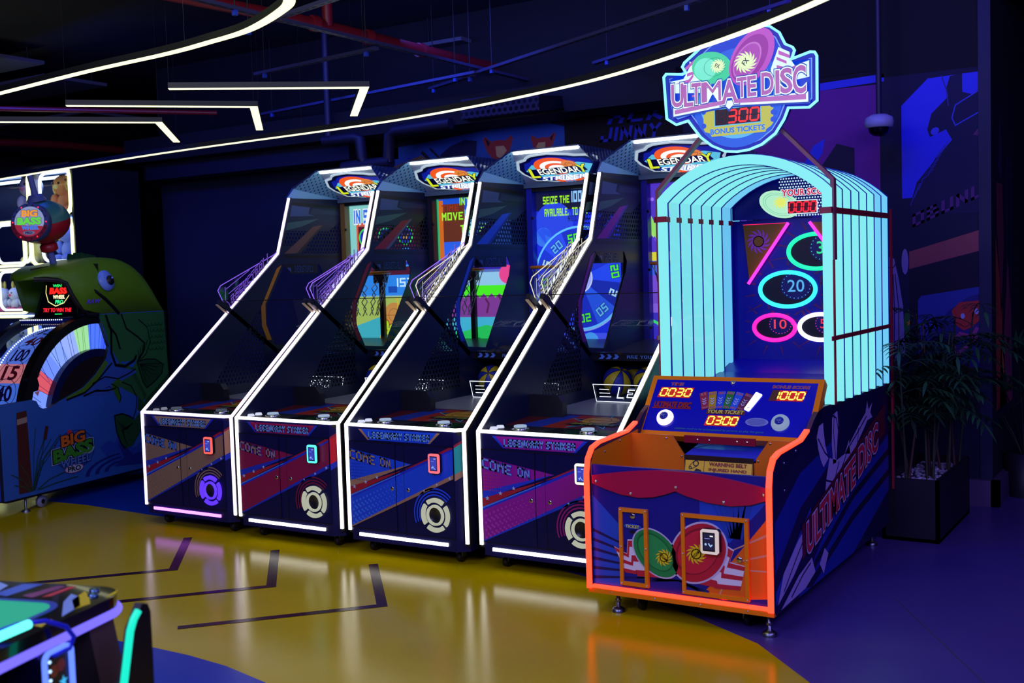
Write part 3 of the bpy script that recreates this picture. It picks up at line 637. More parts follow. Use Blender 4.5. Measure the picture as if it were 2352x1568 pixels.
    q = MB(); q.poly([(.03, 1.37, 1.05), (.83, 1.37, 1.05), (.83, 2.07, 1.12), (.03, 2.07, 1.12)], M('3c3c44', .3)); q.poly([(.03, 2.05, .78), (.83, 2.05, .78), (.83, 2.05, 1.11), (.03, 2.05, 1.11)], BLACKM)
    q.build('ball_return_cover', root)
    # ---- side panels
    for sx in (0, 1):
        x0, x1 = ((0, .03), (.83, .86))[sx]; fs = Fr((x0, 0, 0), (0, 1, 0), (0, 0, 1)); q = MB()
        for P in ([(0, .12), (0, .755), (1.16, 1.66), (1.16, 1.28), (1.25, 1.12), (1.25, .12)], [(1.25, .12), (1.25, 1.12), (1.47, 1.10), (1.47, .12)],
                  [(1.47, .12), (1.47, 1.10), (1.80, 1.59), (1.82, 1.66), (1.78, 1.725), (2.10, 1.725), (2.10, .12)] if sx == 0 else [(1.47, .12), (1.47, 1.05), (1.66, 1.05), (1.99, 1.57), (2.0, 1.66), (1.97, 1.725), (2.10, 1.725), (2.10, .12)],
                  [(1.16, 1.28), (1.16, 1.66), (1.34, 1.80), (1.39, 1.725), (1.18, 1.42)], [(1.34, 1.80), (1.487, 2.235), (2.10, 2.245), (2.10, 1.725), (1.39, 1.725)]):
            q.prism(fs, P, (.024, 0)[sx], (.03, .006)[sx], SIDE_OUT if sx else SIDE)
        inner = Fr((.03, 0, 0), (0, 1, 0), (0, 0, 1)) if sx == 0 else Fr((.86, 0, 0), (0, 1, 0), (0, 0, 1))
        q.dec(inner, [(1.50, 2.205), (2.05, 2.19), (2.05, 2.165), (1.49, 2.185)], 1, BLACK)
        q.dec(inner, [(1.495, 2.18), (1.70, 2.17), (1.68, 2.12), (1.75, 2.105), (1.47, 2.095)], 1, M('3c5078', .4)); q.dec(inner, [(1.73, 2.165), (2.04, 2.15), (2.04, 2.12), (1.70, 2.12)], 1, M('24304c', .4))
        q.dec(inner, [(1.44, 2.045), (1.80, 2.085), (1.60, 2.02), (1.415, 1.985)], 1, M('3c6058', .4))
        q.dec(inner, [(1.727, 2.02), (1.83, 2.035), (1.527, 1.811), (1.392, 1.809)], 1, M(T['diag'], .4)); q.dec(inner, [(1.83, 2.035), (1.86, 2.04), (1.565, 1.811), (1.527, 1.811)], 1, M(T['diag2'], .4))
        q.dec(inner, [(1.39, 1.80), (1.39, 1.775), (2.05, 1.77), (2.05, 1.79)], 1, BLACK)
        # coloured edge band that follows the window opening
        q.dec(inner, [(1.30, 1.695), (1.355, 1.722), (1.165, 1.43), (1.165, 1.28), (1.215, 1.16), (1.17, 1.16), (1.12, 1.27), (1.12, 1.41)], 2, M(T.get('band', T['diag']), .4))
        sp = q.build('side_panel', root)
        q = MB(); q.poly([inner.p(1.36, 1.728, .002), inner.p(1.46, 1.652, .002), inner.p(1.76, 1.652, .002), inner.p(1.76, 1.728, .002)], M('0e0e1c', .4))
        q.blk(inner, 'BASKETBALL', 1.60, 1.69, .22, .05, M('38588c', .4), 5, .9, shear=.2); q.dec(inner, [(1.41, 1.70), (1.455, 1.70), (1.455, 1.665)], 5, M('38588c', .4)); q.build('name_plate', sp)
        q = MB(); q.strip(Fr((x0, 0, 0), (0, 1, 0), (0, 0, 1)), [(.014, .12), (.014, .75), (1.35, 1.79), (1.505, 2.235)], .022, .001, .029, BLACK); q.strip(Fr((x0, 0, 0), (0, 1, 0), (0, 0, 1)), [(2.09, .12), (2.09, 2.24)], .02, .001, .029, BLACK); q.build('panel_frame', sp)
        xs = (.004, .023) if sx == 0 else (.837, .856)
        q = MB(); fz = Fr((xs[0], 0, 0), (0, 1, 0), (0, 0, 1)); q.strip(fz, [(-.005, .135), (-.005, .757), (.60, 1.2325)], .010, 0, xs[1]-xs[0], LED); 
        q.strip(fz, [(.60, 1.2325), (1.335, 1.808), (1.483, 2.235)], .010, 0, xs[1]-xs[0], LED); q.build('led_strip', sp)
    # ---- horizontal light strips
    q = MB(); q.strip(Fr((0, 0, .748), (1, 0, 0), (0, 1, 0)), [(.018, -.006), (.790, -.006), (.838, .035)], .011, .001, .019, LED); q.build('led_strip', root)
    q = MB(); q.box((.085, -.008, .108), (.715, .0, .126), E(T.get('kick', T['led']), T['ls']*1.4)); q.build('led_strip', bod)
    # ---- glass guard on two arms
    P0 = Vector((0, .741, 1.47)); P1 = Vector((0, 1.269, 1.077)); d = (P1-P0).normalized()
    q = MB(); q.poly([(.0, P0.y+.01, P0.z), (.86, P0.y+.01, P0.z), (.86, P1.y, P1.z), (.0, P1.y, P1.z)], GLASS); gg = q.build('glass_guard', root)
    q = MB(); q.box((.01, P0.y+.004, P0.z-.002), (.82, P0.y+.012, P0.z+.003), M('16161f', .3)); q.build('glass_edge', gg)
    for xx in (.0, .830):
        q = MB(); fa2 = Fr((xx, 0, 0), (0, 1, 0), (0, 0, 1)); q.strip(fa2, [(P0.y-.03, P0.z-.005), (P0.y+.02, P0.z-.035), (P1.y, P1.z-.01)], .034, 0, .03, M('18182a', .35))
        q.build('guard_arm', gg)
        q = MB(); q.strip(fa2, [(P0.y-.045, P0.z-.025), (P0.y+.055, P0.z-.095)], .006, .004, .026, M('c8b088', .35)); q.build('guard_arm_pad', gg)
    # ---- engraved acrylic side signs
    for xx in (.004, .852):
        fa2 = Fr((xx, 0, 0), (0, 1, 0), (0, 0, 1)); P = [(.72, 1.545), (.748, 1.58), (1.30, 1.80), (1.34, 1.825), (1.345, 1.785), (.835, 1.395), (.80, 1.40)]
        q = MB(); q.prism(fa2, P, 0, .005, ACRYL); ac = q.build('acrylic_side_sign', root)
        q = MB(); ge = E(T['acr'], 1.0); gd2 = E(T['acr'], .8); f7 = Fr((xx+.0055, 0, 0), (0, 1, 0), (0, 0, 1)); q.strip(f7, P, .005, -.003, 0, ge, True)
        wp = lambda a, b: (a, b+a*.785)
        q.blk(f7, 'BASKETBALL', 1.05, 1.605, .42, .125, gd2, 1, 1.5, warp=wp, gap=1.3); q.blk(f7, 'BASKETBALL', 1.05, 1.605, .42, .115, M('181830', .4), 2, .8, warp=wp, gap=2.0)
        for k_ in range(3): q.line(f7, [(.80+k_*.02, 1.555-k_*.035), (.80+k_*.02+.24, 1.555-k_*.035+.135)], .004, 1, gd2)
        q.line(f7, [(.79, 1.57), (.79, 1.47), (.82, 1.45), (.84, 1.41)], .004, 1, gd2)
        q.build('engraving', ac)
    # ---- hood and marquee
    P = [(0, 1.48, 2.235), (0, 1.555, 2.31), (.165, 1.65, 2.44), (.695, 1.65, 2.44), (.86, 1.555, 2.31), (.86, 1.48, 2.235)]; bk = [(x, 2.12, z) for x, y, z in P]
    up = lambda p, e=.007: (p[0]+(-e if p[0] < .1 else e if p[0] > .7 else 0), p[1]-.01, p[2]+(e if p[2] > 2.3 else 0))
    q = MB()
    O = [up(p) for p in P]; OB = [(o[0], 2.14, o[2]) for o in O]
    for i in range(5):
        mt_ = HOODS if i in (1, 3) else FRAME
        q.poly([O[i], O[i+1], OB[i+1], OB[i]], mt_)
        q.poly([P[i], P[i+1], O[i+1], O[i]], FRAME)
    q.poly(OB, FRAME); hd = q.build('hood', root)
    bl, br = (.03, 2.07, 2.245), (.83, 2.07, 2.245)
    for (a_, b_, c_, bc) in ((P[0], P[1], P[2], bl), (P[5], P[4], P[3], br)):
        q = MB(); q.poly([a_, b_, bc], HOODM); q.poly([b_, c_, bc], HOODP); q.build('hood_side', hd)
    q = MB(); q.poly([bl, br, P[3], P[2]], M('cfe0f0', .4)); q.box((.0, 2.03, 2.215), (.86, 2.08, 2.245), M('5a7088', .4)); mq = q.build('marquee', hd)
    q = MB(); q.box((.18, 1.662, 2.422), (.68, 1.682, 2.432), E('f4fcff', 14.0)); q.build('light_tube', mq)
    # logo box
    fm = Fr((0, 2.07, 2.243), (1, 0, 0), (0, -.40, .193)); q = MB()
    out = [(.105, .235), (.15, .325), (.215, .345), (.245, .375), (.29, .395), (.42, .405), (.56, .375), (.61, .355), (.70, .345), (.75, .30), (.735, .245), (.70, .20), (.69, .13), (.62, .09), (.56, .045), (.42, .008), (.34, .035), (.24, .065), (.17, .075), (.145, .12), (.115, .17)]
    ctr = (.425, .21); sc_ = lambda k_, P_=out: [(ctr[0]+(x-ctr[0])*k_, ctr[1]+(y-ctr[1])*k_) for x, y in P_]
    q.prism(fm, sc_(1.05), .0, .014, E('c4d8ec', .75)); ff = Fr(fm.p(0, 0, .0145), fm.u, fm.v)
    q.dec(ff, sc_(.98), 1, M('0a1478', .3)); q.dec(ff, sc_(.86), 2, E('0a1aa8', .8))
    q.dec(ff, [(.15, .21), (.24, .29), (.30, .26), (.6, .28), (.70, .24), (.66, .16), (.60, .11), (.24, .12)], 3, E('5ec8e8', .9))
    OR, WH = E('f05818', 1.0), E('ffffff', 1.1)
    q.dec(ff, circ(.40, .25, .155, .115), 4, OR); q.dec(ff, circ(.405, .24, .12, .082), 5, WH); q.dec(ff, circ(.41, .235, .088, .058), 6, OR); q.dec(ff, circ(.415, .228, .066, .04), 7, WH)
    q.dec(ff, circ(.43, .075, .12, .05), 4, OR); q.dec(ff, circ(.43, .09, .09, .04), 5, WH)
    q.dec(ff, circ(.525, .265, .058, .05), 8, E('f08a30', .9)); q.ring(ff, .525, .265, .026, .029, 9, E('803010', .6)); q.line(ff, [(.47, .265), (.58, .28)], .003, 9, E('803010', .6))
    q.dec(ff, [(.15, .15), (.20, .235), (.62, .24), (.63, .175), (.56, .155)], 9.6, M('0a1478', .3))
    ol = [(.035, M('102808', .4))]
    q.txt(ff, 'L', .195, .185, .075, .125, E('d8e820', 1.0), 12, .03, ol, shear=.25); q.txt(ff, 'EGENDAR', .405, .197, .33, .078, E('fbfff0', 1.1), 12, .02, ol, shear=.2); q.txt(ff, 'Y', .605, .205, .075, .105, E('d8e820', 1.0), 12, .03, ol, shear=.2)
    q.txt(ff, 'STRIKER', .40, .105, .36, .055, E('f4fbff', 1.1), 14, .03, [(.04, E('1c6cc0', .9))], shear=.4); q.txt(ff, 'SEA', .43, .052, .085, .03, E('4a90d8', .9), 14, .02, shear=.2)
    q.build('logo_box', mq)
    # ---- back wall and screen
    q = MB(); q.box((.0, 2.07, .08), (.86, 2.09, .95), BLACKM); q.box((.03, 2.06, .95), (.075, 2.12, 2.24), M(T['post'], .35)); q.box((.785, 2.06, .95), (.83, 2.12, 2.24), M(T['post'], .35))
    q.box((.075, 2.06, 2.19), (.76, 2.12, 2.24), BLACK); q.box((.03, 2.135, .9), (.83, 2.15, 2.25), BLACKM)
    for z_ in (1.2, 1.6, 2.0): q.lathe(Fr((.082, 2.06, z_), (1, 0, 0), (0, 0, 1)), [(.01, 0), (.01, .006), (0, .007)], BLACK, 10)
    q.build('screen_frame', root)
    q = MB(); fsn = Fr((0, 2.125, 0), (1, 0, 0), (0, 0, 1)); T['screen'](q, fsn); q.build('screen', root)
    # ---- hoop
    q = MB(); hc = (.415, 1.86, 1.64); q.tube([(hc[0]+.205*math.cos(a*math.pi/16), hc[1]+.205*math.sin(a*math.pi/16), hc[2]) for a in range(32)], .011, M('d07818', .35), 10, True)
    ho = q.build('hoop', root)
    q = MB(); q.box((.36, 2.045, 1.56), (.47, 2.09, 1.66), BLACK); q.box((.395, 2.07, .95), (.435, 2.10, 1.60), BLACK); q.build('hoop_bracket', ho)
    q = MB(); cm = M('9aa0b0', .3, .9)
    for a in range(12):
        a0 = a*math.pi/6; 
        for k_ in range(6):
            t0, t1 = k_/6, (k_+1)/6; r0, r1 = .2-.10*t0, .2-.10*t1; aa, ab = a0+(.26 if k_ % 2 else 0), a0+(0 if k_ % 2 else .26)
            q.tube([(hc[0]+r0*math.cos(aa), hc[1]+r0*math.sin(aa), hc[2]-.012-.32*t0), (hc[0]+r1*math.cos(ab), hc[1]+r1*math.sin(ab), hc[2]-.012-.32*t1)], .0035, cm, 4, caps=False)
    q.build('chain_net', ho)
    # ---- castors
    for (x_, y_) in ((.11, .10), (.73, .10), (.11, 1.85), (.73, 1.85)):
        q = MB(); fw_ = Fr((x_-.012, y_, .035), (0, 1, 0), (0, 0, 1)); q.lathe(fw_, [(0, 0), (.034, 0), (.034, .024), (0, .024)], M('0c0c10', .4), 18)
        q.box((x_-.02, y_-.02, .035), (x_-.014, y_+.02, .08), STEEL); q.box((x_+.014, y_-.02, .035), (x_+.02, y_+.02, .08), STEEL); q.build('castor', root)
    return root

# ---- what each screen shows
def scr_base(q, f, c, s=.9): q.poly([f.p(.06, .95), f.p(.77, .95), f.p(.77, 2.20), f.p(.06, 2.20)], E(c, s))
def screen1(q, f):
    scr_base(q, f, '38c8e0', .9); q.rect(f, .075, 1.78, .76, 2.19, 1, E('90e0dc', .8)); q.rect(f, .14, 1.45, .76, 2.05, 2, E('f06848', .7)); q.rect(f, .16, 1.50, .75, 2.02, 3, E('5c1c40', .6))
    q.blk(f, 'IN STORE', .30, 2.10, .36, .11, E('2c70e8', 1), 5, 1.6, out=[(1.2, E('f0f8ff', .9))]); q.dec(f, star(.34, 2.175, .03), 6, E('e04848', .9))
    for k_, cc in enumerate(('38e860', '38a0ff')):
        for j in range(3): q.dec(f, circ(.24+j*.2, 1.93-k_*.17, .075), 5, E(cc, .9)); q.dec(f, circ(.24+j*.2, 1.93-k_*.17, .062), 6, E('2838c8', .8)); q.dec(f, circ(.24+j*.2, 1.93-k_*.17, .03, .035), 7, E('c8a070', .7)); q.dec(f, circ(.24+j*.2, 1.955-k_*.17, .038, .022), 8, E(('20205c', 'e8c030')[k_], .8))
    q.rect(f, .06, 1.45, .77, 1.62, 8, E('2c88f0', .9)); q.blk(f, '153', .62, 1.56, .16, .07, E('bce4ff', 1), 9, 1.3); q.rect(f, .45, 1.48, .54, 1.53, 9, E('1c50c0', .8))
    q.dec(f, [(.06, 1.0), (.77, 1.0), (.77, 1.46), (.06, 1.46)], 8, E('c0e070', .75)); q.dec(f, [(.06, 1.2), (.4, 1.3), (.77, 1.18), (.77, 1.0), (.06, 1.0)], 9, E('48c8e0', .8))
    q.dec(f, circ(.50, 1.30, .10), 10, E('e0a050', .8)); q.ring(f, .5, 1.3, .05, .054, 11, E('a86038', .7)); q.line(f, [(.4, 1.3), (.6, 1.3)], .004, 11, E('a86038', .7))
    for k_ in range(5): q.line(f, [(.52+k_*.045, 1.44), (.60+k_*.02, 1.30)], .008, 11, E('e8c838', .9)); q.line(f, [(.72-k_*.045, 1.44), (.62-k_*.02, 1.30)], .008, 11, E('e8c838', .9))
    q.txt(f, 'Basket', .56, 1.20, .36, .12, E('b8e030', 1), 13, .04, [(.05, E('9a4a18', .7))]); q.txt(f, 'Ball', .58, 1.10, .2, .09, E('b8e030', 1), 13, .04, [(.05, E('9a4a18', .7))])
    q.dec(f, star(.36, 1.10, .05), 13, E('e8b828', .9)); q.dec(f, star(.73, 1.30, .05), 13, E('60e0f0', .9)); q.rect(f, .06, .95, .77, 1.0, 12, E('c83058', .8)); q.txt(f, 'NS  0', .55, .975, .12, .03, E('d8f040', 1), 13, .02)
def screen2(q, f):
    scr_base(q, f, '1c58e8', .8); q.rect(f, .07, 1.45, .13, 2.18, 1, E('f07820', .7)); q.rect(f, .13, 1.45, .33, 1.86, 2, E('2c68ff', .8)); q.rect(f, .13, 1.86, .33, 2.15, 2, E('7c3820', .6))
    q.rect(f, .06, 1.4, .09, 2.19, 3, E('30c880', .7)); q.rect(f, .33, 1.45, .40, 2.10, 3, E('68c0f0', .8)); q.rect(f, .42, 1.70, .76, 2.08, 3, E('503828', .5)); q.rect(f, .42, 1.52, .76, 1.68, 3, E('503828', .5))
    q.rect(f, .43, 1.71, .75, 2.07, 4, E('2850b0', .6)); G = E('98f030', 1)
    q.blk(f, 'TIME', .20, 2.12, .16, .05, E('a83818', .7), 5, 1.5); q.blk(f, 'INTERESTED?', .50, 2.165, .42, .06, G, 6, 1.4); q.blk(f, 'MOVE LEFT OR', .40, 2.055, .56, .06, G, 6, 1.4); q.blk(f, 'THE SIDE', .46, 1.955, .34, .06, G, 6, 1.4)
    q.dec(f, [(.06, 1.45), (.2, 1.55), (.35, 1.50), (.35, 1.40), (.06, 1.40)], 5, E('38d038', .8)); q.rect(f, .06, 1.46, .12, 1.56, 4, E('c85818', .7))
    q.rect(f, .06, 1.62, .77, 1.72, 6, E('3828c8', .7)); q.rect(f, .06, 1.46, .77, 1.64, 6, E('9cd8ff', .8)); q.dec(f, circ(.70, 1.60, .07), 7, E('f04898', .9)); q.dec(f, circ(.76, 1.52, .03), 7, E('ff3030', .9))
    z0 = 1.545; P = [(.06, z0-.07)]+[(.06+k_*.0355, z0-.10-(.03 if k_ % 2 else 0)) for k_ in range(21)]+[(.77, z0), (.06, z0)]
    q.rect(f, .06, 1.28, .77, 1.48, 8, E('9848b8', .7)); q.dec(f, [(.06, 1.52), (.77, 1.52)]+[(.77-k_*.0355, 1.46-(.035 if k_ % 2 else 0)) for k_ in range(21)], 9, E('48f020', .95))
    q.rect(f, .06, 1.15, .77, 1.28, 8, E('48c8f0', .85)); q.dec(f, [(.06, .95), (.77, .95), (.77, 1.18), (.5, 1.22), (.25, 1.16), (.06, 1.20)], 9, E('28d868', .85))
    for (x_, z_) in ((.4, 1.14), (.43, 1.10), (.40, 1.07), (.62, 1.1)): q.dec(f, circ(x_, z_, .025), 10, E('18903c', .7))
    for (x_, z_) in ((.5, 1.36), (.62, 1.38)): q.line(f, [(x_, z_+.06), (x_+.03, z_+.02), (x_+.01, z_-.05)], .018, 9, E('782878', .6))
def wheelnum(q, f, cx, cz, n, rr, vals, m1):
    for k_ in range(n):
        a = math.radians(68)+k_*2*math.pi/n; q.blk(f, vals[k_ % len(vals)], cx+rr*math.cos(a), cz+rr*math.sin(a), .045*len(vals[k_ % len(vals)]), .062, m1[k_ % len(m1)], 9, 1.5, rot=a-math.pi/2, out=[(.9, E('1028a0', .6))])
def screen3(q, f):
    scr_base(q, f, '1830f0', .85); q.rect(f, .06, 2.05, .77, 2.20, 1, E('0a1450', .5)); cx, cz = .42, 1.555
    for (x_, z_, r_, c_) in ((.22, 1.95, .16, '2848f0'), (.13, 1.86, .07, '3878f8'), (.15, 1.3, .1, '3058f0')): q.dec(f, circ(x_, z_, r_), 2, E(c_, .9))
    q.dec(f, circ(cx, cz, .375, n=48), 3, E('60c0ff', 1)); q.dec(f, circ(cx, cz, .36, n=48), 4, E('1c40f0', .9))
    cols = ['1c40f0', '1830d0', '2c50ff', '1838e0', '5a6cff', '1228b8', '2040f0', '1830d0', '2458f0', '1028b0', '2048f8', '1830d8']
    for k_ in range(12):
        a = math.radians(68)+k_*math.pi/6; q.dec(f, clip(circ(cx, cz, .355, n=24, a0=a-math.pi/12, a1=a+math.pi/12)+[(cx, cz)], [(.06, .95), (.77, .95), (.77, 2.2), (.06, 2.2)]), 5, E(cols[k_], .9))
    wheelnum(q, f, cx, cz, 12, .29, ['2', '50', '20', '5', '10', '2', '8', '20', '50', '2', '20', '50'], [E('a8d8ff', .9), E('50f040', .9), E('60b8ff', .9)])
    q.dec(f, circ(cx, cz, .10, n=24), 8, E('9ca8ff', .95)); q.ring(f, cx, cz, .10, .108, 9, E('d0dcff', .9)); q.blk(f, 'RECORD', .42, 1.985, .16, .04, E('1c2c90', .7), 6, 1.4)
    q.ring(f, cx, cz, .375, .385, 6, E('90b0ff', .9), math.pi, 2*math.pi); q.rect(f, .06, .95, .77, 1.16, 2, E('4458ff', .9)); q.dec(f, circ(.50, 1.10, .065), 7, E('48a0ff', .95)); q.dec(f, circ(.2, 1.05, .05), 7, E('3c80ff', .9))
    G = E('a0f030', 1); q.blk(f, 'SEIZE THE', .245, 2.125, .22, .055, G, 6, 1.5); q.blk(f, '100', .415, 2.14, .085, .08, E('90c8ff', 1), 6, 1.6); q.blk(f, '-POINT', .54, 2.125, .13, .055, G, 6, 1.5)
    q.blk(f, 'AVAILABLE,', .245, 2.035, .20, .055, G, 6, 1.5); q.blk(f, 'TO GET', .44, 2.035, .13, .055, G, 6, 1.5)
def screen4(q, f):
    scr_base(q, f, '5838d8', .8)
    for k_ in range(70):
        x_, z_ = random.uniform(.07, .75), random.uniform(1.7, 2.18); q.dec(f, circ(x_, z_, random.uniform(.006, .016), n=8), 2, E(random.choice(['a070ff', '7048f8', 'c090ff', '3040e8']), .9))
    q.dec(f, [(.06, 1.85), (.09, 1.82), (.33, 2.2), (.28, 2.2)], 3, E('b0e870', .9)); q.dec(f, [(.06, 1.90), (.25, 1.55), (.25, 1.62), (.06, 2.0)], 4, E('98e868', .9)); q.rect(f, .06, 1.66, .77, 1.72, 5, E('e0d838', .9)); q.rect(f, .06, 1.56, .77, 1.66, 5, E('3868f0', .9))
    q.rect(f, .06, 1.30, .77, 1.56, 5, E('7850e0', .85)); q.rect(f, .06, .95, .77, 1.30, 5, E('3c30d8', .85)); q.line(f, [(.06, 1.25), (.4, 1.08), (.77, 1.0)], .02, 6, E('38e878', .9))
    for k_ in range(16): q.dec(f, circ(random.uniform(.08, .74), random.uniform(1.0, 1.6), random.uniform(.02, .05), n=12), 6, E(random.choice(['9068f8', '5878ff', 'd070d0']), .85))
T1 = dict(label='leftmost hoop cabinet, tan banded doors and violet-tinged light strips', led='e4d0ff', ls=2.5, kick='d070ff', a='9c7c68', b='2038c8', c='c8906a', txt='5890e8', dots='a8886c', dots2='907060', ringp='9c7c68', ring='5a30ff', rs=1.3, rd1='ff5c58', band='c88420', diag='6c4a40', diag2='3a2a2c', post='8a6a38', screen=screen1, acr='9060ff', k=0)
T2 = dict(label='second hoop cabinet from the left, crimson doors with tan lettering', led='fffaf0', ls=2.7, a='980f50', b='1c34c8', c='e8142c', txt='b0907c', dots=None, dots2=None, ringp='801440', ring='d8dcc4', rs=.62, rd1='58f0e0', diag='8c1830', diag2='5c5c7c', post='1c1c30', screen=screen2, acr='a070ff', k=1)
T3 = dict(label='third hoop cabinet from the left, bright blue dotted doors', led='fffaf0', ls=2.7, a='1450f0', b='b08468', c='20b0a8', txt='b09078', dots='3c80ff', dots2='1030b0', ringp='2050f0', ring='d8dcc4', rs=.62, rd1='ff6878', diag='2450d0', diag2='16308c', post='1c28b8', screen=screen3, acr='f0e8c8', k=1)
T4 = dict(label='rightmost hoop cabinet, magenta doors, partly behind the glowing disc machine', led='fffaf0', ls=2.7, a='a010a0', b='1c3cd8', c='c020a0', txt='88a8f0', dots='b838b8', dots2='d82870', ringp='a01880', ring='d8dcc4', rs=.62, rd1='f4f4e8', diag='8c1890', diag2='401c9c', post='2018a0', screen=screen4, acr='f0ead0', k=1)
cabs = [((-6.09, 4.97), T1), ((-5.205, 4.965), T2), ((-4.31, 4.965), T3), ((-3.40, 4.99), T4)]
for (p, T) in cabs: striker(p[0], p[1], T)
# ---- balls resting on the beds
BY, BB = M('c8b020', .45), M('1c2c9c', .45)
def ball(loc, rot, label):
    m = MB(); R = .094; n, k = 32, 16; vs = []; 
    for i in range(k+1):
        for j in range(n+1):
            t = math.pi*i/k; a = 2*math.pi*j/n; vs.append((R*math.sin(t)*math.cos(a), R*math.sin(t)*math.sin(a), R*math.cos(t)))
    for i in range(k):
        for j in range(n):
            q = i*(n+1)+j; m.mesh([vs[q], vs[q+n+1], vs[q+n+2], vs[q+1]], [(0, 1, 2, 3)], BY if (j//4) % 2 else BB, True)
    for s_ in range(8):
        a = 2*math.pi*s_/8; m.tube([(R*1.001*math.sin(math.pi*i/k)*math.cos(a), R*1.001*math.sin(math.pi*i/k)*math.sin(a), R*1.001*math.cos(math.pi*i/k)) for i in range(k+1)], .0022, M('10101c', .5), 4, caps=False)
    o = m.build('basketball'); o.location = loc; o.rotation_euler = rot; tag(o, label, 'ball', 'blue and yellow basketballs')
for (dx, dy, ci, rt, l) in ((.14, 1.42, 3, (.5, .5, .2), 'blue and yellow ball in the rightmost hoop cabinet, front left of its balls'), (.34, 1.455, 3, (.7, -.5, .9), 'blue and yellow ball in the rightmost hoop cabinet, front right of its balls'), (.15, 1.63, 3, (.2, 1.3, .5), 'blue and yellow ball in the rightmost hoop cabinet, behind the other two'),
                            (.14, 1.36, 2, (1.0, .3, .1), 'blue and yellow ball in the blue-door hoop cabinet'), (.14, 1.26, 1, (1.1, .5, .7), 'blue and yellow ball in the crimson-door hoop cabinet')):
    ball((cabs[ci][0][0]+dx, cabs[ci][0][1]+dy, .893), rt, l)
# ================================================================== DISC THROWING MACHINE
DX, DY = -2.50, 4.58
root = thing('disc_throwing_machine', (DX, DY, 0), 'large disc throwing machine with a tunnel of glowing cyan arches and a round lit sign', 'arcade machine')
ORG, ORG2 = M('ff8c0c', .35), M('f07c10', .4)
REDL = E('ff3a20', 3.2); W9 = .90
prof = [(0, .10), (-.02, .13), (-.025, .66), (-.01, .72), (.03, .765), (.10, .783), (.40, .795), (.50, .825), (.575, .875), (.64, .905), (.735, .918), (1.95, .905), (1.95, .10)]
def side_art(m, f):
    D = lambda P, l, h: m.dec(f, clip(P, [(0, .10), (1.95, .10), (1.95, .905), (.735, .915), (.5, .82), (0, .76)]), l, M(h, .4))
    D([(0, .1), (1.95, .1), (1.95, .92), (0, .92)], 1, '1c1048')
    D([(0, .50), (.35, .66), (.9, .74), (.9, .66), (.35, .50), (0, .28)], 2, '1a2c9c'); D([(.3, .1), (.8, .36), (1.95, .62), (1.95, .30), (1.2, .1)], 2, '1c34a8')
    D([(0, .20), (.5, .48), (.5, .44), (0, .14)], 3, '2444c0'); D([(.5, .2), (1.2, .42), (1.95, .54), (1.95, .50), (1.2, .38), (.5, .16)], 3, '120a38'); D([(.4, .12), (1.2, .31), (1.95, .42), (1.95, .38), (1.2, .27), (.5, .1)], 3, '120a38')
    LV = 'c8b0ec'
    # leaping thrower figure in pale violet, drawn as curved plates
    D([(.62, .73), (.60, .79), (.64, .84), (.70, .86), (.71, .80), (.73, .74), (.78, .66), (.70, .63), (.66, .67)], 5, LV)
    D([(.86, .62), (.84, .72), (.85, .84), (.89, .90), (.94, .885), (.955, .80), (.93, .70), (.91, .62)], 5, LV)
    D([(.70, .42), (.74, .56), (.80, .66), (.92, .63), (1.06, .64), (1.14, .70), (1.16, .62), (1.06, .55), (.96, .44), (.86, .40)], 5, LV)
    D([(1.06, .64), (1.20, .70), (1.36, .765), (1.46, .80), (1.50, .86), (1.52, .81), (1.60, .84), (1.56, .79), (1.60, .76), (1.50, .755), (1.36, .69), (1.20, .62)], 5, LV)
    D([(.50, .28), (.58, .38), (.70, .43), (.74, .34), (.62, .30)], 5, LV)
    D([(.02, .14), (.10, .26), (.30, .36), (.42, .40), (.40, .30), (.24, .22)], 5, LV); D([(.06, .11), (.30, .20), (.50, .24), (.55, .16), (.40, .12)], 5, LV); D([(.62, .18), (.70, .24), (.76, .20), (.68, .12)], 5, LV)
    for P in ([(.62, .78), (.72, .70), (.80, .66)], [(.86, .86), (.92, .84), (.95, .78)], [(.89, .88), (.87, .78), (.90, .64)], [(.74, .56), (.90, .52), (1.04, .60), (1.12, .66)], [(.72, .44), (.86, .52), (.96, .62)], [(1.16, .67), (1.34, .73), (1.48, .78)], [(1.3, .66), (1.32, .74)], [(.10, .18), (.26, .28), (.40, .36)], [(.2, .13), (.36, .19), (.48, .22)], [(.55, .30), (.66, .38)]):
        m.line(f, P, .009, 6, M('1c1450', .4))
    # slanted title
    wp = lambda a, b: (a, b+a*.235)
    D([(.36, .26), (.36, .42), (1.86, .80), (1.86, .64), (.6, .33), (.55, .27), (.5, .30)], 7, '6c1030'); 
    m.txt(f, 'ULTIMATE', .83, .435, .82, .155, M('e83448', .4), 10, .03, [(.035, M('e8dcff', .4)), (.07, M('10103c', .4))], warp=wp, shear=.0)
    m.txt(f, 'DISC', 1.50, .60, .40, .155, M('e83448', .4), 10, .03, [(.035, M('e8dcff', .4)), (.07, M('10103c', .4))], warp=wp)
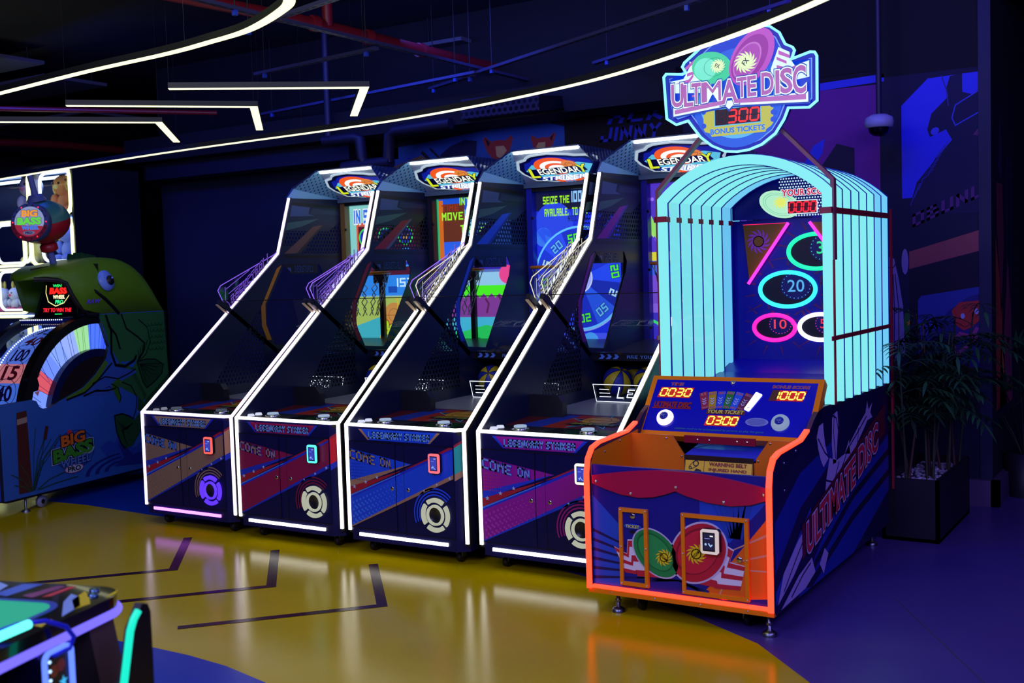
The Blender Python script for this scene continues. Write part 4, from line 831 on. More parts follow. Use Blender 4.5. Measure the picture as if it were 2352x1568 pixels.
for sx in (0, 1):
    x0, x1 = ((0, .022), (.878, .90))[sx]; fs = Fr((x0, 0, 0), (0, 1, 0), (0, 0, 1)); m = MB(); m.prism(fs, prof, 0, .022, M('1c1040', .4), M('5a1430', .35))
    if sx: side_art(m, Fr((.90, 0, 0), (0, 1, 0), (0, 0, 1)))
    inn = Fr((.022, 0, 0), (0, 1, 0), (0, 0, 1)) if sx == 0 else None
    if inn: m.dec(inn, [(0, .5), (.5, .5), (.5, .80), (.40, .79), (.03, .76), (-.01, .70)], 1, ORG)
    sp = m.build('side_panel', root)
    m = MB(); f2 = Fr((x0-.001, 0, 0), (0, 1, 0), (0, 0, 1)); m.strip(f2, [(-.028, .12), (-.030, .66), (-.014, .728), (.030, .775), (.10, .791), (.40, .803), (.50, .835)], .012, 0, .024, REDL); m.build('led_strip', sp)
    m = MB()
    for (a, z) in ((.14, .74), (.30, .77), (.14, .62)): m.lathe(Fr((x0+.022, a, z), (0, 1, 0), (0, 0, 1)), [(.006, 0), (.005, .003), (0, .004)], CHROME, 10)
    m.build('bolt', sp)
# ---- front panel with artwork
ff = front((0, 0, 0)); m = MB(); m.box((.022, 0, .12), (.878, .02, .70), M('16148c', .4)); R4 = [(.022, .14), (.878, .14), (.878, .67), (.022, .67)]
D = lambda P, l, h: m.dec(ff, clip(P, R4), l, M(h, .4))
def frontart(m, reg, ff, L0=0):
    D = lambda P, l, h: m.dec(ff, clip(P, reg), l+L0, M(h, .4))
    D([(.0, .0), (.9, .0), (.9, .7), (.0, .7)], .5, '14128c')
    D([(.022, .56), (.17, .42), (.17, .14), (.022, .14)], 1, '1c50d0')
    for k in range(6): D([(.022, .40-k*.045), (.30, .30-k*.02), (.30, .295-k*.02), (.022, .385-k*.045)], 2, '100c58')
    D([(.56, .60), (.56, .42), (.62, .38), (.70, .40), (.878, .60)], 1, '1848c8')
    for k in range(7): m.dec(ff, clip([(.60+k*.03, .60), (.61+k*.034, .60), (.70+k*.01, .42), (.69+k*.006, .42)], reg), 2+L0, M('1840b0', .4))
    D([(.878, .53), (.71, .32), (.58, .17), (.66, .14), (.878, .17)], 1, 'ff7018')
    for (a, b_) in (((.70, .36), (.878, .45)), ((.71, .31), (.878, .36)), ((.70, .28), (.878, .285)), ((.68, .25), (.64, .14))): m.dec(ff, clip([(a[0], a[1]), (a[0], a[1]+.004), (b_[0], b_[1]+.009), (b_[0]+.008, b_[1])], reg), 2+L0, M('e8a080', .4))
    for k in range(6): D([(.25, .17+k*.006), (.45, .205), (.60, .15+k*.005), (.60, .145+k*.005), (.45, .198), (.25, .165+k*.006)], 2, '102878')
    # waving striped ribbons
    def ribbon_(P0, P1, n, w_):   # P0 top edge, P1 bottom edge
        D(P0+P1[::-1], 3, 'f4f0f8')
        for k in range(0, n, 2):
            t0, t1 = (k+.15)/n, (k+1)/n; A = [(a[0]+(b[0]-a[0])*t0, a[1]+(b[1]-a[1])*t0) for a, b in zip(P0, P1)]; B = [(a[0]+(b[0]-a[0])*t1, a[1]+(b[1]-a[1])*t1) for a, b in zip(P0, P1)]
            for i in range(len(A)-1): D([A[i], A[i+1], B[i+1], B[i]], 4, 'd0203c')
    ribbon_([(.131, .325), (.20, .30), (.205, .365), (.30, .375)], [(.19, .21), (.25, .208), (.25, .20), (.42, .205)], 5, 0)
    ribbon_([(.66, .40), (.72, .37), (.70, .315), (.77, .305)], [(.55, .20), (.62, .195), (.63, .19), (.745, .195)], 5, 0)
    # discs
    for (cx, cy, rx, ry, rt, c0, c1, c2) in ((.345, .315, .125, .088, -.75, '1c9848', '28a850', '147838'), (.552, .340, .150, .115, .82, 'd01838', 'e02040', 'a01030')):
        D(circ(cx, cy, rx*1.06, ry*1.07, 36, rot=rt), 5, 'd8d0e8'); D(circ(cx, cy, rx, ry, 36, rot=rt), 6, c0); D(circ(cx-.004, cy+.006, rx*.82, ry*.78, 32, rot=rt), 7, c2); D(circ(cx-.002, cy+.004, rx*.76, ry*.72, 32, rot=rt), 8, c1)
    for (cx, cy, r, rr) in ((.385, .30, .045, .6), (.545, .335, .052, .6)):
        if all((reg[(i+1) % 4][0]-reg[i][0])*(cy-reg[i][1])-(reg[(i+1) % 4][1]-reg[i][1])*(cx-reg[i][0]) > -.02 for i in range(4)) :
            swirl(m, ff, cx, cy, r, 10+L0, M('ffe020', .4), 12, .9, rr)
            m.txt(ff, 'FXGAME', cx, cy, .05, .014, M('30200c', .4), 12+L0, .02, rot=-.7 if cx < .4 else .8)
frontart(m, R4, ff); fp = m.build('front_panel', root)
# coin and ticket doors with orange frames
for (x0, x1, z0, z1) in ((.167, .309, .153, .511), (.476, .788, .150, .513)):
    m = MB(); fd = Fr((0, -.006, 0), (1, 0, 0), (0, 0, 1)); m.box((x0+.008, -.006, z0+.008), (x1-.008, 0, z1-.008), M('14128c', .4)); frontart(m, [(x0+.008, z0+.008), (x1-.008, z0+.008), (x1-.008, z1-.008), (x0+.008, z1-.008)], fd, 1); do = m.build('door', fp)
    m = MB(); m.strip(ff, [(x0+.008, z0+.008), (x1-.008, z0+.008), (x1-.008, z1-.008), (x0+.008, z1-.008)], .017, 0, .018, ORG, True)
    for q in ((x0+.008, z0+.008), (x1-.008, z0+.008), (x1-.008, z1-.008), (x0+.008, z1-.008), (x0+.008, (z0+z1)/2), (x1-.008, (z0+z1)/2)): m.lathe(Fr((q[0], -.018, q[1]), (1, 0, 0), (0, 0, 1)), [(.005, 0), (.004, .003), (0, .004)], CHROME, 10)
    m.build('door_frame', do)
    lk = (.235, .477) if x0 < .3 else (.745, .330); m = MB(); m.lathe(Fr((lk[0], -.007, lk[1]), (1, 0, 0), (0, 0, 1)), [(.014, 0), (.014, .005), (.010, .008), (0, .008)], CHROME, 18); m.build('lock', do)
    if x0 < .3:
        m = MB(); f3 = Fr((0, -.0075, 0), (1, 0, 0), (0, 0, 1)); m.dec(f3, circ(.236, .430, .044, .012, 20), 12, M('1c58c8', .4)); m.txt(f3, 'TICKET', .236, .430, .070, .014, M('e8e070', .4), 15, .03, [(.03, M('1c1c60', .4))]); m.dec(f3, circ(.236, .405, .016, .006, 16), 14, BLACK); m.build('ticket_slot', do)
# card reader
m = MB(); P = [(.588, .350), (.655, .350), (.663, .358), (.663, .450), (.655, .458), (.588, .458), (.580, .450), (.580, .358)]; m.prism(ff, P, .0, .038, BLACK); ro = m.build('card_reader', fp)
m = MB(); m.prism(Fr((0, -.038, 0), (1, 0, 0), (0, 0, 1)), P, 0, .008, E('e8d8dc', .75)); m.build('light_frame', ro)
m = MB(); f3 = Fr((0, -.0465, 0), (1, 0, 0), (0, 0, 1)); m.rect(f3, .590, .362, .648, .446, 1, BLACK); m.rect(f3, .596, .368, .644, .441, 2, E('141440', .7)); m.rect(f3, .625, .428, .640, .433, 3, E('ffffff', 1)); m.rect(f3, .600, .418, .625, .420, 3, E('a0a8ff', 1)); m.dec(f3, circ(.605, .393, .005), 3, E('a0c8ff', 1)); m.line(f3, [(.618, .398), (.628, .385), (.636, .393)], .005, 3, E('a0c8ff', 1)); m.build('screen', ro)
# red lip board
top = [(.03+.84*i/14, .652+.047*math.sin(math.pi*min(1, i/14))) for i in range(15)]
low = [(.87, .600), (.80, .575), (.71, .563), (.60, .570), (.50, .592), (.451, .609), (.40, .590), (.34, .573), (.27, .565), (.18, .573), (.10, .592), (.03, .615)]
m = MB(); m.prism(ff, top+low, .0, .014, M('c01444', .3)); 
for q in ((.051, .625), (.229, .581), (.453, .626), (.678, .578), (.859, .624)): m.lathe(Fr((q[0], -.014, q[1]), (1, 0, 0), (0, 0, 1)), [(.008, 0), (.007, .004), (0, .006)], CHROME, 12)
m.build('lip_board', root)
m = MB(); m.box((.022, -.022, .122), (.878, -.002, .136), REDL); m.build('led_strip', fp)
m = MB(); m.box((.0, -.02, .098), (.90, .02, .122), ORG)
for k in range(4): m.lathe(Fr((.12+k*.22, -.02, .110), (1, 0, 0), (0, 0, 1)), [(.004, 0), (0, .003)], CHROME, 8)
m.build('bottom_rail', fp)
m = MB(); m.box((.03, .03, .12), (.87, 1.9, .14), BLACKM); m.box((.022, 1.9, .12), (.878, 1.95, 1.2), BLACKM); m.build('base_board', root)
# levelling feet and castors
for (x_, y_) in ((.12, .05), (.86, .03), (.12, 1.8), (.84, 1.8)):
    m = MB(); m.lathe(Fr((x_, y_, 0), (1, 0, 0), (0, 1, 0)), [(.032, 0), (.032, .014), (.022, .022), (.010, .026), (.010, .12)], STEEL, 20); m.lathe(Fr((x_, y_, 0), (1, 0, 0), (0, 1, 0)), [(.016, .05), (.016, .06)], STEEL, 6); m.build('levelling_foot', root)
for (x_, y_) in ((.20, .12), (.72, .12)):
    m = MB(); m.lathe(Fr((x_, y_, .035), (0, 1, 0), (0, 0, 1)), [(0, 0), (.032, 0), (.032, .022), (0, .022)], BLACK, 16); m.box((x_-.006, y_-.02, .035), (x_, y_+.02, .12), STEEL); m.build('castor', root)
# ---- disc bin: orange back boards, yellow warning plate, blue belt
fb = front((0, .42, 0)); m = MB(); m.prism(fb, [(.022, .56), (.022, .79), (.244, .790), (.309, .693), (.309, .56)], -.012, 0, ORG2)
m.build('bin_back_board', root); m = MB(); m.prism(fb, [(.878, .56), (.878, .79), (.735, .790), (.660, .683), (.660, .56)], -.012, 0, ORG2); 
for q in ((.215, .775), (.295, .69), (.74, .775), (.68, .69)): m.lathe(Fr((q[0], .42, q[1]), (1, 0, 0), (0, 0, 1)), [(.006, 0), (.005, .003), (0, .004)], CHROME, 10)
m.build('bin_back_board', root)
m = MB(); m.box((.022, .02, .50), (.878, .43, .52), M('201018', .5)); m.box((.31, .415, .52), (.66, .425, .70), M('301808', .5)); m.build('bin_floor', root)
m = MB(); fw_ = Fr((.314, .40, .615), (1, 0, 0), (0, .25, 1)); m.prism(fw_, [(0, 0), (.343, 0), (.343, .072), (0, .072)], -.01, 0, M('ffd020', .35)); wf = fw_
m.line(wf, [(.002, .002), (.341, .002), (.341, .070), (.002, .070)], .003, 1, M('5c3808', .4), True); m.rect(wf, .099, .002, .1015, .070, 1, M('5c3808', .4))
m.txt(wf, 'WARNING BELT', .22, .049, .19, .019, M('8c1418', .4), 3, .035); m.txt(wf, 'INJURED HAND', .22, .021, .19, .019, M('8c1418', .4), 3, .035)
m.ring(wf, .058, .048, .010, .015, 2, BLACK); m.ring(wf, .030, .026, .004, .008, 2, BLACK); m.line(wf, [(.024, .032), (.046, .058)], .0025, 2, BLACK); m.line(wf, [(.035, .019), (.066, .036)], .0025, 2, BLACK); m.dec(wf, [(.052, .012), (.062, .024), (.085, .018), (.092, .008), (.07, .004)], 2, BLACK)
m.build('warning_plate', root)
m = MB(); m.prism(Fr((.31, 0, 0), (0, 1, 0), (0, 0, 1)), [(.42, .68), (.42, .70), (.95, .78), (.95, .74)], 0, .36, M('2448f0', .15)); m.poly([(.31, .9, .70), (.878, .9, .70), (.878, .9, .92), (.31, .9, .92)], M('1020c8', .3))
m.line(Fr((.31, .42, .701), (1, 0, 0), (0, .53, .08)), [(.0, .1), (.16, .3)], .008, 1, M('101c70', .3)); m.line(Fr((.31, .42, .701), (1, 0, 0), (0, .53, .08)), [(.12, .22), (.36, .23)], .006, 1, M('101c70', .3)); m.build('return_belt', root)
m = MB(); m.box((.30, .44, .755), (.66, .452, .79), M('981030', .35)); 
for x_ in (.37, .43, .57, .62): m.lathe(Fr((x_, .44, .772), (1, 0, 0), (0, 0, 1)), [(.005, 0), (0, .003)], CHROME, 8)
m.build('red_crossbar', root)
# ---- tilted control panel
fp_ = Fr((0, .528, .770), (1, 0, 0), (0, .636, .772)); m = MB(); BL = M('0c0cc0', .22, coat=.3)
m.prism(fp_, [(.0, .0), (.90, .0), (.90, .358), (.0, .358)], -.05, 0, ORG, ORG); m.rect(fp_, .027, .026, .873, .334, 1, BL); cp = m.build('control_panel', root)
fq = Fr(fp_.p(0, 0, .001), fp_.u, fp_.v); C7 = [('a81848', '1', '200'), ('c8a018', '201', '400'), ('1c48e0', '401', '600'), ('188a38', '601', '700'), ('1c60e8', '701', '800'), ('701050', '801', '999')]
m = MB(); RL = M('b01c38', .3)
m.txt(fq, 'TIME', .148, .307, .070, .018, RL, 3, .03, [(.03, M('c8b0e0', .4))], shear=.1); m.txt(fq, 'BONUS SCORE', .745, .307, .185, .018, RL, 3, .03, [(.03, M('c8b0e0', .4))], shear=.1)
m.txt(fq, 'ULTIMATE', .115, .181, .125, .034, RL, 4, .04, [(.05, M('400828', .4))], shear=.1); m.txt(fq, 'DISC', .220, .181, .070, .034, RL, 4, .04, [(.05, M('400828', .4))], shear=.1); m.rect(fq, .044, .158, .258, .163, 3, RL)
m.rect(fq, .345, .136, .545, .160, 3, M('701830', .4)); m.txt(fq, 'YOUR TICKET', .445, .150, .19, .022, M('e8e060', .4), 5, .03, [(.03, M('401018', .4))], shear=.1)
m.txt(fq, 'children need to be accompanied by parents to play the game', .43, .043, .46, .014, M('2c8c7c', .4), 3, .0, shear=.15)
m.dec(fq, circ(.615, .100, .058, .024, 28), 3, M('8c98d8', .4))
for k in range(7): m.rect(fq, .615-.048*math.cos((k-3)*.28), .084+k*.005, .615+.048*math.cos((k-3)*.28), .0858+k*.005, 4, M('3840b0', .4))
for i in range(6):
    col, t0, t1 = C7[i]; x_ = .318+i*.042; ang = (i-2.5)*-.13; cz = .222-abs(i-2.6)*.004; hh = .052
    rr = [(-.018, -hh), (.018, -hh), (.021, hh), (-.021, hh)]; P = rot2(rr, ang); m.dec(fq, [(x_+a, cz+b) for a, b in P], 3, M(col, .4))
    c_, s_ = math.cos(ang), math.sin(ang); pt = lambda a, b: (x_+a*c_-b*s_, cz+a*s_+b*c_)
    if i != 2 or 1: m.txt(fq, t0, *pt(0, .040), .014*len(t0) if len(t0) < 2 else .034, .013, M('c01838', .4), 6, .02, [(.03, M('d8c8e8', .4))], rot=ang); m.txt(fq, t1, *pt(0, -.042), .028, .009, M('c01838', .4), 6, .02, [(.03, M('d8c8e8', .4))], rot=ang)
    for k in range(3): m.line(fq, [pt(-.010, .014-k*.014), pt(0, .005-k*.014), pt(.010, .014-k*.014)], .004, 5, M('c8d0ff', .4))
m.build('printed_panel', cp)
m = MB(); x_, cz, ang = .570, .215, -.42; m.dec(fq, [(x_+a, cz+b) for a, b in rot2([(-.015, -.052), (-.010, -.056), (.012, -.056), (.017, -.052), (.021, .052), (.016, .056), (-.014, .056), (-.019, .052)], ang)], 4, E('f0fcff', 2.5)); m.rect(fq, .551, .176, .556, .182, 6, M('8088a0', .4)); m.rect(fq, .558, .178, .562, .184, 6, M('8088a0', .4)); m.build('lit_bonus_window', cp)
for (x0, x1, z0, z1, s_) in ((.056, .246, .224, .286, '0030'), (.648, .828, .226, .286, '1000'), (.350, .526, .068, .128, '0300')):
    m = MB(); m.dec(fq, [(x0, z0), (x1-.012, z0), (x1, z1), (x0+.010, z1)], 4, E('d81008', .75)); m.seg7(fq, s_, x0+.006, z0+.009, (x1-x0)*.93, (z1-z0)*.72, E('fff060', 1.5), None, 6, .17, .14)
    if s_ == '1000': m.dec(fq, [(x0, z0), (x0+.038, z0), (x0+.046, z1), (x0+.01, z1)], 5, E('400408', .6))
    m.build('number_display', cp)
for (bx, bz, c1, s1) in ((.134, .101, 'ffe0f0', 1.3), (.732, .101, 'a8c0ec', .55)):
    fbn = Fr(fp_.p(bx, bz, .001), fp_.u, fp_.v); m = MB(); m.lathe(fbn, [(.044, 0), (.044, .008), (.040, .018), (.024, .026), (.020, .022)], E(c1, s1), 32); m.build('push_button', cp)
    m = MB(); m.lathe(fbn, [(.0235, .020), (.021, .027), (0, .029)], M('1c28a0', .1), 24); fz = Fr(fbn.p(0, 0, .030), fbn.u, fbn.v); m.ring(fz, 0, 0, .015, .018, 1, M('3048d0', .3)); m.txt(fz, 'START' if bx < .4 else 'x2', 0, 0, .024, .008, M('90a8ff', .3), 2, .02); m.build('button_cap', cp)
m = MB(); m.lathe(Fr(fp_.p(.444, .324, .001), fp_.u, fp_.v), [(.013, 0), (.013, .004), (.009, .008), (0, .008)], CHROME, 18); m.build('lock', cp)
for x_ in (.07, .80):
    m = MB(); m.fbox(fp_, (x_-.03, -.012, -.02), (x_+.03, .004, .002), ORG2); m.build('hinge', cp)
# ---- glowing arches
AR = .045
def arch(yc, col):
    sh = 1.955; topz = 2.16; xl, xr = .022, .893; c0 = (xl+xr)/2; hc = (xr-xl)/2; sg = topz-sh-.022; R = (hc*hc+sg*sg)/(2*sg); th = math.asin(min(1, hc/R)); path = [(xl, .915), (xl, sh)]
    path += [(c0-R*math.sin(th*(1-2*i/18)), topz-.022-R+R*math.cos(th*(1-2*i/18))) for i in range(1, 18)]+[(xr, sh), (xr, .915)]
    m = MB(); f_ = front((0, yc, 0)); m.strip(f_, path, .048, -.010, .012, col); a_ = m.build('led_arch', root); q_ = MB(); q_.strip(f_, path, .056, -.018, -.010, M('0c14a0', .4)); q_.build('arch_gap_strip', a_); return a_  # dark strip added behind each arch to draw the dark gap between arches
CY, CY2 = E('84ecf0', 1.0), E('70ccf4', 1.0)
ys = [.86+i*.150 for i in range(8)]
for i, yc in enumerate(ys): arch(yc, CY if i < 6 else CY2)
m = MB()  # clear tunnel liner between the arches
for sx in (.048, .866): m = MB(); m.poly([(sx, .86, .93), (sx, 1.93, .93), (sx, 1.93, 1.95), (sx, .86, 1.95)], LINER); m.build('clear_liner', root)
rd = M('a01c34', .35)
for sx, e in ((-.008, .0), (.919, 1)):
    for (z0, z1) in ((1.845, 1.875), (1.228, 1.25)):
        m = MB(); m.box((sx-.003, .82, z0), (sx+.003, 1.98, z1), rd)
        for yc in ys: m.lathe(Fr((sx+(.003 if e else -.003), yc, (z0+z1)/2), (0, 1, 0) if e else (0, -1, 0), (0, 0, 1)), [(.005, 0), (0, .003)], CHROME, 8)
        m.build('cross_band', root)
m = MB(); 
for sx in (-.006, .860):
    m = MB(); m.box((sx, .832, 1.845), (sx+.06, .842, 1.875), rd); m.build('cross_band', root)
for sx in (.051, .862):   # inner bands seen through the opening
    for yc in ys: m = MB(); m.box((sx-.003 if sx < .4 else sx-.001, yc-.03, 1.845), (sx+.001 if sx < .4 else sx+.003, yc+.03, 1.872), rd); m.build('inner_band', root)
for sx in (-.012, .916):
    m = MB(); m.box((sx, .865, 1.62), (sx+.008, .905, 1.99), rd); m.box((sx, .85, .915), (sx+.008, .868, 1.62), rd); m.build('post_bracket', root)
    m = MB(); m.box((sx, 1.965, .3), (sx+.012, 1.985, 1.90), M('a82038', .35)); m.build('rear_edge', root)
# ---- target wall at the back of the tunnel
tw = front((0, 1.82, 0)); m = MB(); m.box((.03, 1.82, 1.05), (.87, 1.84, 1.87), M('1414a8', .35)); 
for (cx, cz, n, r0, r1) in ((.37, 1.46, 14, .20, .34), (.57, 1.675, 14, .20, .34), (.29, 1.236, 12, .16, .26), (.61, 1.236, 12, .16, .26)):
    for k in range(n):
        a = 2*math.pi*k/n+.2; m.dec(tw, clip([(cx+r0*math.cos(a-.03), cz+r0*.7*math.sin(a-.03)), (cx+r1*math.cos(a), cz+r1*.7*math.sin(a)), (cx+r0*math.cos(a+.05), cz+r0*.7*math.sin(a+.05))], [(.11, 1.06), (.79, 1.06), (.79, 1.85), (.11, 1.85)]), 1, M('6c1c70', .4))
tb = m.build('target_board', root)
for (cx, cz, rx, col, st, num, nc) in ((.370, 1.460, .178, '38f0e8', 1.4, '20', '58b8ff'), (.545, 1.676, .178, '20f0a8', 1.4, '30', '30e8a0'), (.288, 1.237, .137, 'ff20b0', 1.5, '10', 'ff4060'), (.562, 1.240, .137, 'f8f0ff', 1.7, '50', 'ff3060')):
    ry = rx*.635; m = MB(); P = [(cx+(rx-.013)*math.cos(2*math.pi*i/44), 1.813, cz+(ry-.013)*math.sin(2*math.pi*i/44)) for i in range(44)]; m.tube(P, .0125, E(col, st), 10, True); rg = m.build('target_ring', tb)
    m = MB(); m.dec(tw, circ(cx, cz, rx-.018, ry-.018, 32), 3, M('0a0624', .4)); ox = .05 if rx > .15 else .035
    m.dec(tw, circ(cx+ox, cz+.02, rx*.52, ry*.72, 24), 4, M('181878', .4))
    for k in range(22): a = 2*math.pi*k/22; m.dec(tw, circ(cx+ox+rx*.47*math.cos(a), cz+.02+ry*.64*math.sin(a), .0028, n=6), 5, E(nc, 1))
    m.build('target_hole', tb)
    m = MB(); m.txt(tw, num, cx+ox, cz+.02, rx*.55, ry*.62, E(nc, .9), 8, -.0, [(.02, E(nc, .25))]); m.build('hole_number', tb)
for sx in (0, 1):
    X_ = (lambda x: x) if sx == 0 else (lambda x: .90-x)
    m = MB(); P = [(X_(.112), 1.842), (X_(.380), 1.842), (X_(.145), 1.505)]; m.prism(Fr((0, 1.80, 0), (1, 0, 0), (0, 0, 1)), P, -.012, 0, M('a86818', .3)); f8 = Fr((0, 1.799, 0), (1, 0, 0), (0, 0, 1)); swirl(m, f8, X_(.205), 1.745, .075, 1, M('d058c8', .3), 13, 1, 0, .45); m.dec(f8, circ(X_(.205), 1.745, .028), 2, M('a86818', .3)); tp = m.build('corner_plate', tb)
    m = MB(); m.strip(f8, [(X_(.388), 1.845), (X_(.140), 1.497)], .016, 0, .014, E('e838d8', 1.4)); m.build('led_strip', tp)
m = MB(); m.line(f8, [(.112, 1.846), (.39, 1.846)], .004, 1, E('ff2860', 1)); m.build('edge_light', tb)
m = MB(); m.prism(Fr((0, 0, 0), (0, 1, 0), (0, 0, 1)), [(1.82, 1.05), (1.60, .99), (.95, .93), (.95, .90), (1.85, .90)], .03, .87, M('1818b0', .3)); m.build('tunnel_floor', root)
# ---- score header
m = MB(); m.prism(Fr((0, 1.80, 0), (1, 0, 0), (0, 0, 1)), [(.045, 1.875), (.86, 1.875), (.86, 1.95), (.75, 2.08), (.60, 2.13), (.455, 2.145), (.31, 2.13), (.16, 2.08), (.045, 1.95)], -.02, 0, M('10109c', .4)); f9 = Fr((0, 1.799, 0), (1, 0, 0), (0, 0, 1))
for r in range(15):
    for q in range(30):
        x_, z_ = .29+q*.016+(r % 2)*.008, 1.885+r*.0165
        if x_ < .80 and (x_-.455)**2/.2+(z_-1.87)**2/.07 < .98 and (x_ > .33): m.dec(f9, circ(x_, z_, .0052, n=8), 1, E('c8f0ff', .9))
m.dec(f9, circ(.335, 1.955, .125, .075, 36, rot=-.35), 2, E('b8f4d0', .95)); m.ring(f9, .335, 1.955, .10, .103, 3, E('58c8a0', .9), ry=.6, rot=-.35); m.ring(f9, .335, 1.955, .085, .088, 3, E('58c8a0', .9), ry=.6, rot=-.35)
swirl(m, f9, .345, 1.965, .05, 4, E('e8f070', .95), 11, .8)
m.txt(f9, 'YOUR SCORE', .50, 2.018, .30, .040, E('d02858', .95), 8, .03, [(.05, E('ffffff', 1.0)), (.09, E('1c58b0', .8))]); m.rect(f9, .380, 1.893, .56, 1.972, 6, E('e8fcff', .9)); m.rect(f9, .386, 1.898, .554, 1.967, 7, E('5c0818', .5)); sh_ = m.build('score_header', root)
m = MB(); m.seg7(f9, '0000', .386, 1.905, .168, .056, E('ff2030', 1.5), None, 9, .15, .10); m.build('number_display', sh_)
# ---- round illuminated sign on two bent posts
OL = [(.074, 2.585), (.088, 2.600), (.177, 2.588), (.197, 2.594), (.178, 2.625), (.19, 2.645), (.255, 2.690), (.34, 2.755), (.45, 2.785), (.56, 2.785), (.64, 2.765), (.688, 2.728), (.716, 2.669), (.752, 2.650), (.762, 2.633), (.747, 2.594), (.838, 2.616), (.860, 2.612), (.870, 2.593), (.868, 2.382), (.829, 2.354), (.727, 2.362), (.705, 2.31), (.66, 2.245), (.59, 2.198), (.525, 2.178), (.463, 2.173), (.40, 2.180), (.33, 2.213), (.27, 2.262), (.225, 2.322), (.204, 2.351), (.138, 2.337), (.086, 2.372)]
Yc = .80; fS = front((0, Yc, 0)); cc = (.468, 2.48); sc2 = lambda k, P_=OL: [(cc[0]+(x-cc[0])*k, cc[1]+(y-cc[1])*k) for x, y in P_]
def inset(P_, t):
    n = len(P_); ar = sum(P_[i][0]*P_[(i+1) % n][1]-P_[(i+1) % n][0]*P_[i][1] for i in range(n)); a, b_ = ribbon(P_, 2*t, True); return a if ar > 0 else b_
m = MB(); m.prism(fS, inset(OL, .004), -.06, -.012, M('1414b0', .4)); sg = m.build('sign_body', root)
m = MB(); m.strip(fS, OL, .011, -.004, .006, E('8cf4ff', 1.3), True); m.build('neon_outline', sg)
m = MB(); m.dec(fS, inset(OL, .004), -14, E('0a14f0', .5)); f0 = Fr((0, Yc+.010, 0), (1, 0, 0), (0, 0, 1))  # blue band made to glow, mimics neon light falling on the sign edge
I2, I3 = inset(OL, .026), inset(OL, .032); m.dec(f0, I2, 1, E('70a8ff', .9)); m.dec(f0, I3, 2, E('1040e8', .8)); 
m.dec(f0, circ(.463, 2.44, .235, .245, 44), 3, E('2464f4', .85)); m.dec(f0, circ(.463, 2.44, .20, .20, 44), 4, E('60c0ff', .9)); m.dec(f0, circ(.463, 2.46, .19, .18, 44), 5, E('1c50e8', .85))
# white glow ribbon shapes left and right with pink bars
m.dec(f0, [(.112, 2.56), (.18, 2.565), (.215, 2.62), (.215, 2.65), (.33, 2.56), (.33, 2.48), (.112, 2.50)], 6, E('e0fcff', 1)); m.dec(f0, [(.83, 2.578), (.76, 2.562), (.735, 2.60), (.735, 2.63), (.68, 2.66), (.64, 2.56), (.64, 2.48), (.83, 2.50)], 6, E('e0fcff', 1))
PK = E('d068d8', .8)
for P in ([(.135, 2.545), (.21, 2.56), (.235, 2.585), (.235, 2.57), (.21, 2.54)], [(.19, 2.62), (.25, 2.66), (.25, 2.645), (.195, 2.605)], [(.20, 2.59), (.25, 2.60), (.25, 2.585), (.2, 2.575)], [(.80, 2.573), (.73, 2.553), (.67, 2.575), (.67, 2.56), (.73, 2.538), (.79, 2.555)], [(.68, 2.625), (.735, 2.60), (.735, 2.615), (.68, 2.645)], [(.67, 2.60), (.72, 2.575), (.72, 2.588), (.67, 2.615)]): m.dec(f0, P, 7, PK)
# green and pink discs
m.dec(f0, circ(.335, 2.603, .108, .078, 36, rot=-.25), 8, E('48e0b0', .85)); m.dec(f0, circ(.30, 2.600, .06, .055, 30, rot=-.25), 9, E('80f8e0', .9)); m.ring(f0, .35, 2.605, .055, .057, 10, E('209880', .7), ry=.8); swirl(m, f0, .368, 2.607, .042, 11, E('e8fcc8', 1), 14, .9)
m.dec(f0, circ(.545, 2.630, .150, .098, 40, rot=.95), 12, E('c858d8', .85)); m.dec(f0, circ(.535, 2.625, .125, .078, 40, rot=.95), 13, E('a838b8', .8)); m.dec(f0, circ(.522, 2.615, .098, .06, 36, rot=.95), 14, E('d078e0', .85)); m.dec(f0, circ(.522, 2.615, .088, .053, 36, rot=.95), 15, E('b850c8', .85)); swirl(m, f0, .514, 2.607, .062, 16, E('e8fcc8', 1), 14, .9)
m.txt(f0, 'FX', .368, 2.607, .026, .020, M('0a3060', .4), 18, .02, rot=-.35); m.txt(f0, 'FX', .514, 2.610, .034, .026, M('0a3060', .4), 18, .02, rot=.85)
sgp = m.build('sign_face', sg)
# yellow ticket
m = MB(); m.dec(f0, [(.288, 2.405), (.652, 2.405), (.652, 2.30), (.64, 2.285), (.615, 2.27), (.612, 2.258), (.330, 2.258), (.325, 2.275), (.295, 2.285), (.288, 2.30)], 19, E('d8d858', .75))
for z_ in (2.315, 2.385): m.dec(f0, circ(.290, z_, .013), 20, E('2458f0', .8)); m.dec(f0, circ(.650, z_, .013), 20, E('2458f0', .8))
m.dec(f0, circ(.652, 2.35, .013), 20, E('2458f0', .8)); m.txt(f0, 'BONUS TICKETS', .467, 2.282, .285, .027, E('2c78f0', .85), 22, .03, [(.03, E('b8e8f8', .8))]); m.rect(f0, .346, 2.306, .592, 2.394, 21, E('68c8f8', .9)); m.rect(f0, .351, 2.311, .587, 2.389, 22, M('300418', .3)); m.build('ticket_panel', sg)
m = MB(); m.seg7(f0, '8300', .352, 2.320, .232, .060, E('ff2818', 1.6), None, 24, .15, .10); 
m = MB(); m.seg7(f0, ' 300', .352, 2.320, .232, .060, E('ff2818', 1.6), M('52101c', .4), 24, .15, .10); m.build('number_display', sg)
